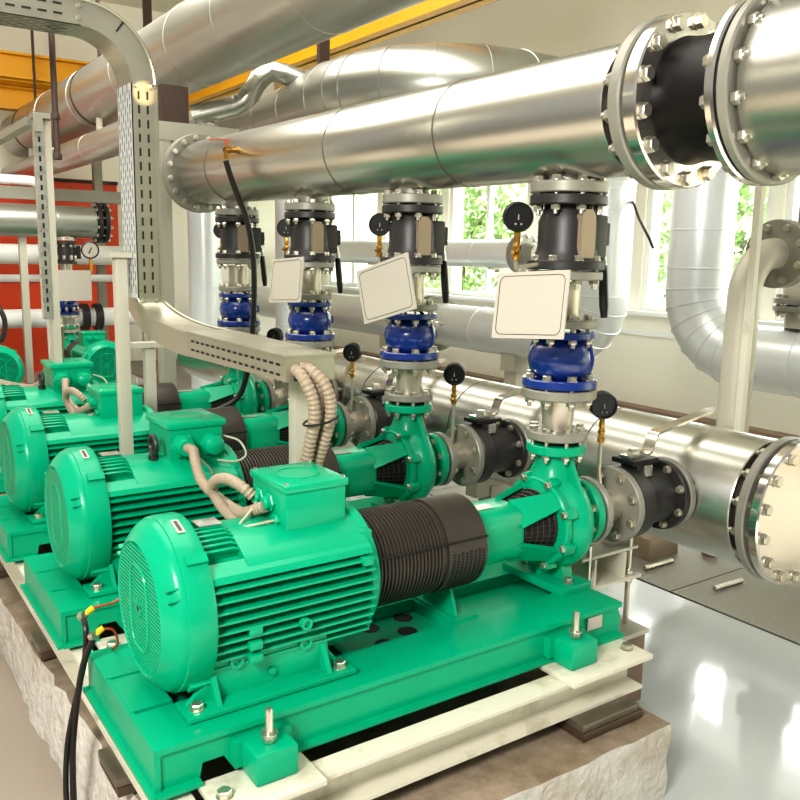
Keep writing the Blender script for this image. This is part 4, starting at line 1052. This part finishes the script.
# ---- things lying on the chequer plate
single('loose_rod', 'steel', lambda g: g.tube([(3.45, .47, FLOOR+.020), (3.70, .46, FLOOR+.020)], .014, 10), 'short steel rod lying on the chequer plate, nearer one', 'rod', (3.58, .46, FLOOR+.006), 'loose rods on the plate floor')
single('loose_rod', 'steel', lambda g: g.tube([(3.36, .90, FLOOR+.020), (3.62, .90, FLOOR+.020)], .014, 10), 'short steel rod lying on the chequer plate behind the nearest suction valve', 'rod', (3.5, .9, FLOOR+.006), 'loose rods on the plate floor')
single('foam_block', 'tan', lambda g: g.loft([[(3.65+a*.15*s, 1.10+b*.12*s, FLOOR+z) for a, b in ((-1, -1), (1, -.9), (.9, 1), (-.9, .9))] for z, s in ((.006, 1), (.06, .98), (.13, .84), (.145, .76))]), 'beige rounded block on the plate floor under the nearest suction valve', 'block', (3.65, 1.10, FLOOR), angle=60)
single('foam_scrap', 'tan', lambda g: g.lathe([(0.006, 0), (.006, .05), (.05, .055), (.075, .03), (.078, 0)], (3.95, .86, FLOOR), Z, 9), 'small beige lump on the plate floor by the low header', 'scrap', (3.95, .86, FLOOR), angle=60)
single('drain_stub', 'mesh_hole', lambda g: g.lathe([(0.005, 0), (.005, .02), (.008, .02), (.008, 0)], (4.1, .02, FLOOR), Z, 12), 'small dark hole plug in the plate floor at right', 'plug', (4.1, .02, FLOOR))

# ================================================================== second manifold in the left background
FY = 8.55
HZ = 1.33; 
o = V((.8, FY, HZ-.2))
t = thing('far_header', o, 'clad header pipe crossing the left background with a bolted end flange', 'pipe')
part('cladding', 'clad_old', lambda g: (g.lathe([(-2.5, .1), (-2.5, .19), (2.17, .19), (2.17, .1)], (0, FY, HZ), X, 48), pipe_seams(g, (.2, 1.0, 1.72), .19, (0, FY, HZ), X)), t, o)
fl = part('end_flange', 'black', lambda g: (g.disc(2.18, 2.23, .245, (0, FY, HZ), X, 40), g.disc(2.26, 2.31, .245, (0, FY, HZ), X, 40)), t, o)
bolts(fl, 12, .215, V((2.18, FY, HZ))-o, (-1, 0, 0), .022, .13)
for x in (.05, 1.35):
    part('leg', 'post', lambda g: g.box((x, FY+.05, (HZ-.19+ZB-.22)/2), (.08, .08, HZ-.19-ZB+.22)), t, o)
def far_riser(x, tag_):
    o = V((x, FY, 0)); 
    t = thing('far_riser', o, f'flanged riser with black and blue valves under the far header, {tag_}', 'pipe', 'risers of the background manifold')
    part('reducer', 'inox', lambda g: g.lathe([(.0, .10), (.0, .13), (.04, .13), (.04, .065), (.18, .075), (.18, .135), (.215, .135)], o, Z, 28), t, o)
    part('spool', 'inox', lambda g: g.lathe([(.44, .07), (.86, .07)], o, Z, 24), t, o)
    part('outlet_flange', 'inox', lambda g: g.lathe([(1.11, .13), (1.15, .13), (1.15, .08), (1.2, .08)], o, Z, 28), t, o)
    b = part('black_valve', 'black', lambda g: (g.lathe([(.83, .13), (.86, .13), (.86, .105), (1.06, .105), (1.06, .13), (1.10, .13), (1.10, .05)], o, Z, 32), g.box(o+V((.12, 0, .97)), (.1, .1, .16))), t, o)
    part('blue_valve', 'blue', lambda g: g.lathe([(.22, .135), (.25, .135), (.25, .075), (.29, .115), (.33, .123), (.37, .115), (.41, .075), (.41, .13), (.44, .13), (.44, .05)], o, Z, 32), t, o)
    part('bolt_ring', 'bolt', lambda g: [g.hexa(0, .05, .018, o+V((.11*math.cos(a), .11*math.sin(a), z)), Z) for z in (.88, 1.03, .26, .05) for a in [2*PI*(i+.5)/8 for i in range(8)]], t, o)
far_riser(1.82, 'nearest its end flange'); far_riser(.74, 'second from its end flange')
# row of pumps feeding it, motors towards us
for x, lab in ((1.82, 'green pump set in the left background, motor towards us'), (.74, 'green pump set at the far left edge, motor towards us')):
    c = copy_tree(pumps[0]); c.rotation_euler = (0, 0, PI/2)
    c.location = V((x, FY-.80, ZB-.22)); c['label'] = lab
single('far_plinth', 'concrete', lambda g: g.box((1.0, 7.75, (ZB-.225+FLOOR)/2), (2.4, 2.2, ZB-.225-FLOOR-.001)), 'concrete plinth under the background pump sets', 'plinth', (1.0, 7.75, FLOOR))
o = V((2.05, FY-.25, .62)); 
t = thing('pressure_gauge', o, 'round white faced pressure gauge beside the far riser', 'gauge')
part('case', 'gauge', lambda g: g.lathe([(-.03, 0), (-.03, .10), (.03, .105), (.035, .09), (.02, .088)], o+V((0, 0, .38)), (-.3, -1, 0), 28), t, o)
part('dial', 'white_sign', lambda g: g.lathe([(.024, .088), (.025, 0)], o+V((0, 0, .38)), (-.3, -1, 0), 28), t, o)
part('needle', 'sign_line', lambda g: g.box(o+V((-.004, -.028, .38)), (.012, .004, .09), rot=Matrix.Rotation(.5, 3, 'Y')), t, o)
part('stem', 'brass', lambda g: (g.tube([o+V((0, 0, .28)), o+V((0, 0, .10))], .02, 8), g.tube([o+V((0, 0, .12)), V((1.9, FY-.05, .84))], .014, 8)), t, o)
o = V((1.82, FY-.35, .35)); t = thing('sign_plate', o, 'blank white sign plate on the far riser in the left background', 'sign', 'blank sign plates')
part('plate', 'white_sign', lambda g: g.box(o+V((0, 0, .23)), (.40, .008, .36)), t, o)
part('bracket', 'steel', lambda g: g.tube([o+V((-.05, 0, .3)), V((1.82, FY-.06, .62))], .012, 8), t, o)
for z, r, py, sx, lab in ((.93, .13, FY+1.12, .15, 'pale pipe crossing the background behind the far risers, upper'), (.12, .12, FY+.75, 0, 'pale pipe crossing the background behind the far risers, lower'), (.62, .05, FY+1.08, .3, 'thin pale pipe across the red panels')):
    o = V((.6, py, z)); t = thing('far_pipe', o, lab, 'pipe', 'pipes behind the background manifold')
    part('pipe', 'white', lambda g: g.tube([(-2.4, py, z), (3.4, py, z)], r, 24), t, o)
    if r > .1:
        fl = part('flange', 'black', lambda g: [g.disc(x, x+.09, r+.06, (0, py, z), X, 28) for x in ((.78, .92) if z > .5 else (2.15, 2.32))], t, o)
    for x in (-.9+sx, 3.0+sx): part('support', 'post', lambda g: g.box((x, py, (z-r+FLOOR)/2), (.06, .06, z-r-FLOOR)), t, o)
o = V((1.4, FY+.5, 1.5)); t = thing('loop_pipe', o, 'white bent pipe above the far header', 'pipe')
part('pipe', 'white', lambda g: g.tube(elbow_pts((.6, FY+.55, 1.83), (1.72, FY+.55, 1.83), (1.72, FY+.42, FLOOR), .16), .06, 16), t, o)
# hoses hanging at the left
for p, l in (([(.66, FY-.25, 1.4), (.70, FY-.28, 1.1), (.72, FY-.3, .7), (.70, FY-.35, .3), (.8, FY-.5, .0)], 'black hose hanging from the far header'),
             ([(.95, FY-.4, .42), (1.0, FY-.6, .2), (.9, FY-.9, .02), (.7, FY-1.0, .05), (.55, FY-1.1, .2)], 'black cable loop near the far left pumps'),
             ([(.50, 3.1, .55), (.50, 3.2, .30), (.42, 3.4, .14), (.30, 3.6, .12), (.1, 3.8, .18)], 'grey cable sweeping down from the slotted strut')):
    single('hose', 'hose' if 'black' in l else 'conduit', lambda g: g.tube(spline(p, 8), .028, 8), l, 'hose', p[0])
o = V((.78, FY-.5, .2)); t = thing('flow_meter', o, 'round green meter with a white label at far left', 'meter')
part('case', 'green', lambda g: (g.lathe([(-.09, 0), (-.09, .11), (-.06, .13), (.06, .13), (.09, .10), (.09, 0)], o, (0, -1, 0), 28), g.tube([o, V((.76, FY, .2))], .04, 12)), t, o)
part('label_plate', 'white_sign', lambda g: g.box(o+V((.02, -.095, 0)), (.15, .006, .07)), t, o)
# red wall panels and grey steelwork behind
RY = 11.6
for i, (a, b) in enumerate(((-1.2, .55), (.58, 2.3), (2.33, 3.35))):
    o = V(((a+b)/2, RY, FLOOR)); t = thing('red_panel', o, ['left red panel of the far partition', 'middle red panel of the far partition, behind the header end', 'right red panel of the far partition, behind the column'][i], 'panel', 'red panels of the far partition')
    part('sheet', 'red', lambda g: g.box(((a+b)/2, RY, (2.02+FLOOR)/2), (b-a, .06, 2.02-FLOOR)), t, o)
    part('rail', 'brown', lambda g: (g.box(((a+b)/2, RY-.04, 2.04), (b-a, .1, .05)), g.box(((a+b)/2, RY-.04, .52), (b-a, .05, .04))), t, o)
for x, lab in ((.55, 'grey column at the far left'), (2.5, 'grey column behind the header end')): pass
post((.20, 4.2, FLOOR), .10, 1.75-FLOOR, 'grey upright column at the left picture edge', None, 'post_dark', group='grey steel columns')
o = V((1.6, 9.9, 1.6)); t = thing('pipe_rack', o, 'grey steel pipe rack frame in the left background', 'rack')
part('crossbar', 'post_dark', lambda g: g.box((1.35, 9.9, 1.72), (3.4, .14, .16)), t, o)
for x in (-.2, 1.2, 2.6): part('upright', 'post_dark', lambda g: g.box((x, 9.9, (2.9+FLOOR)/2), (.11, .11, 2.9-FLOOR)), t, o)

# ================================================================== outside
structure('ground', 'grass', lambda g: g.box((27.6, 14, FLOOR-.1), (40, 90, .1)))
o = V((24, 14, FLOOR-.05)); t = thing('backdrop', o, 'pale building outside, added to whiten the window view', 'backdrop')  # pale wall added behind the trees so the windows look out on white
part('wall', 'white', lambda g: g.box((24, 14, 3.2), (.4, 88, 8.3)), t, o)
part('roof', 'pave', lambda g: g.box((24, 14, 7.45), (1.2, 89, .2)), t, o)
structure('path', 'pave', lambda g: g.box((9.4, 4, FLOOR-.045), (2.4, 40, .03)))
def tree(x, y, h, r, seed, label):
    rnd = random.Random(seed); o = V((x, y, FLOOR-.05))
    t = thing('tree', o, label, 'tree', 'trees outside the windows')
    part('trunk', 'bark', lambda g: (g.tube([o, o+V((.05, .05, h*.4)), o+V((.0, .1, h*.7))], [.14, .10, .05], 10), [g.tube([o+V((0, 0, h*q)), o+V((r*.5*math.cos(a), r*.5*math.sin(a), h*(q+.2)))], [.05, .02], 6) for q, a in ((.35, 1), (.45, 3), (.5, 5))]), t, o)
    def leaves(g):
        for _ in range(1500):
            d = V((rnd.gauss(0, 1), rnd.gauss(0, 1), rnd.gauss(0, 1))).normalized()*(rnd.random()**.45)
            c = o+V((d.x*r, d.y*r, h*.62+d.z*h*.42))
            u = V((rnd.gauss(0, 1), rnd.gauss(0, 1), rnd.gauss(0, 1))).normalized(); v = u.cross(V((rnd.gauss(0, 1), rnd.gauss(0, 1), rnd.gauss(0, 1)))).normalized()
            s = rnd.uniform(.08, .16)
            g.add([c-u*s, c+v*s*.5, c+u*s, c-v*s*.5], [(0, 1, 2, 3)])
    lf = part('foliage', 'leaf', leaves, t, o); lf['kind'] = 'stuff'
for i, (x, y, h, r) in enumerate(((10.8, 3.5, 4.2, 1.1), (11.5, 6.2, 3.6, 1.2), (12, 9.6, 4.6, 1.5), (11.5, 13., 4.2, 1.4), (12.5, 1., 4.6, 1.3), (14, 17, 5, 1.8), (15, 5, 5.4, 2.0), (15, 11.5, 5.4, 2.0))):
    tree(x, y, h, r, i, ['leafy tree outside right of the upright pale pipe', 'leafy tree outside behind the nearest riser', 'leafy tree outside between the risers', 'leafy tree outside the farther windows', 'leafy tree outside at the right edge', 'leafy tree outside far down the wall', 'tall leafy tree outside, set back behind the right windows', 'tall leafy tree outside, set back behind the middle windows'][i])

# ================================================================== light
W = bpy.data.worlds.new('World'); SC.world = W; W.use_nodes = True
nt = W.node_tree; N = nt.nodes; L = nt.links
bg = N['Background']
tc = N.new('ShaderNodeTexCoord'); sp = N.new('ShaderNodeSeparateXYZ'); L.new(tc.outputs['Generated'], sp.inputs[0])
cr = N.new('ShaderNodeValToRGB'); mr = N.new('ShaderNodeMapRange'); mr.inputs[1].default_value = -1; mr.inputs[2].default_value = 1
L.new(sp.outputs['Z'], mr.inputs[0]); L.new(mr.outputs[0], cr.inputs[0])
e = cr.color_ramp.elements
e[0].position = 0; e[0].color = (.30, .27, .22, 1); e[1].position = 1; e[1].color = (.95, .97, 1.0, 1)
for p_, c_ in ((.44, (.34, .31, .26, 1)), (.51, (.85, .83, .77, 1)), (.7, (1, 1, 1, 1))):
    q = e.new(p_); q.color = c_
L.new(cr.outputs[0], bg.inputs[0]); bg.inputs[1].default_value = .40

def area(loc, target, sx, sy, power, col, name):
    l = bpy.data.lights.new(name, 'AREA'); l.shape = 'RECTANGLE'; l.size = sx; l.size_y = sy; l.energy = power; l.color = col
    o = bpy.data.objects.new(name, l); COL.objects.link(o); o.location = loc
    o.rotation_euler = (V(target)-V(loc)).to_track_quat('-Z', 'Y').to_euler(); return o
area((7.05, 4.0, 1.6), (2, 4.0, .3), 12, 2.0, 110, (1, .98, .95), 'window_daylight')
area((9.3, 4.0, 3.9), (3.4, 4.0, -.4), 15, 2.2, 1300, (1, .99, .97), 'sky_glow')
area((-2.6, -2.2, 2.6), (.6, .6, 0), 1.2, 1.0, 235, (1, .97, .92), 'lamp_left')
area((1.0, 3.0, 3.95), (1.0, 3.0, 0), 4, 6, 270, (1, .97, .92), 'fill_ceiling')  # added overhead panel for interior fill; no fixture hangs there
area((.4, 5.6, 3.9), (.9, 9.5, .3), 2.5, 1.2, 120, (1, .97, .92), 'fill_back')  # added fill that brightens the back left and its red panels
def spot(loc, target, deg, power, name):  # narrow added spot imitating a small sun glint; no real lamp there
    l = bpy.data.lights.new(name, 'SPOT'); l.energy = power; l.spot_size = math.radians(deg); l.spot_blend = .8; l.shadow_soft_size = .004; l.color = (1, .72, .36)
    o = bpy.data.objects.new(name, l); COL.objects.link(o); o.location = loc
    o.rotation_euler = (V(target)-V(loc)).to_track_quat('-Z', 'Y').to_euler()
spot((.5, -.3, 2.2), (.51, 1.4, 1.66), 3.6, 190, 'warm_glint_tray')
spot((1.2, -1.9, 2.9), (1.66, -.515, 1.74), 5, 420, 'warm_glint_flange_top')
spot((1.75, -1.6, .7), (1.66, -.515, 1.28), 5, 300, 'warm_glint_flange_bottom')
s = bpy.data.lights.new('sun', 'SUN'); s.energy = 11.0; s.angle = .02; s.color = (1, .95, .86)
so = bpy.data.objects.new('sun', s); COL.objects.link(so); so.rotation_euler = V((.55, .08, -.83)).to_track_quat('-Z', 'Y').to_euler()

# ================================================================== camera
cam = bpy.data.cameras.new('camera'); co = bpy.data.objects.new('camera', cam); COL.objects.link(co)
f_px, tilt, yaw, roll = 840.0, .1706, .6053, .019
fw = V((math.sin(yaw)*math.cos(tilt), math.cos(yaw)*math.cos(tilt), -math.sin(tilt)))
rt = V((math.cos(yaw), -math.sin(yaw), 0)); up = rt.cross(fw)
rt, up = rt*math.cos(roll)+up*math.sin(roll), up*math.cos(roll)-rt*math.sin(roll)
co.matrix_world = Matrix(((rt.x, up.x, -fw.x, -.6939), (rt.y, up.y, -fw.y, -2.2793), (rt.z, up.z, -fw.z, 1.0077), (0, 0, 0, 1)))
cam.sensor_width = 36; cam.sensor_height = 36; cam.lens = f_px/800*36; cam.clip_start = .02
SC.camera = co
SC.view_settings.view_transform = 'Standard'; SC.view_settings.look = 'Medium High Contrast'; SC.view_settings.exposure = 0.12
SC.cycles.use_denoising = True
SC.cycles.max_bounces = 8
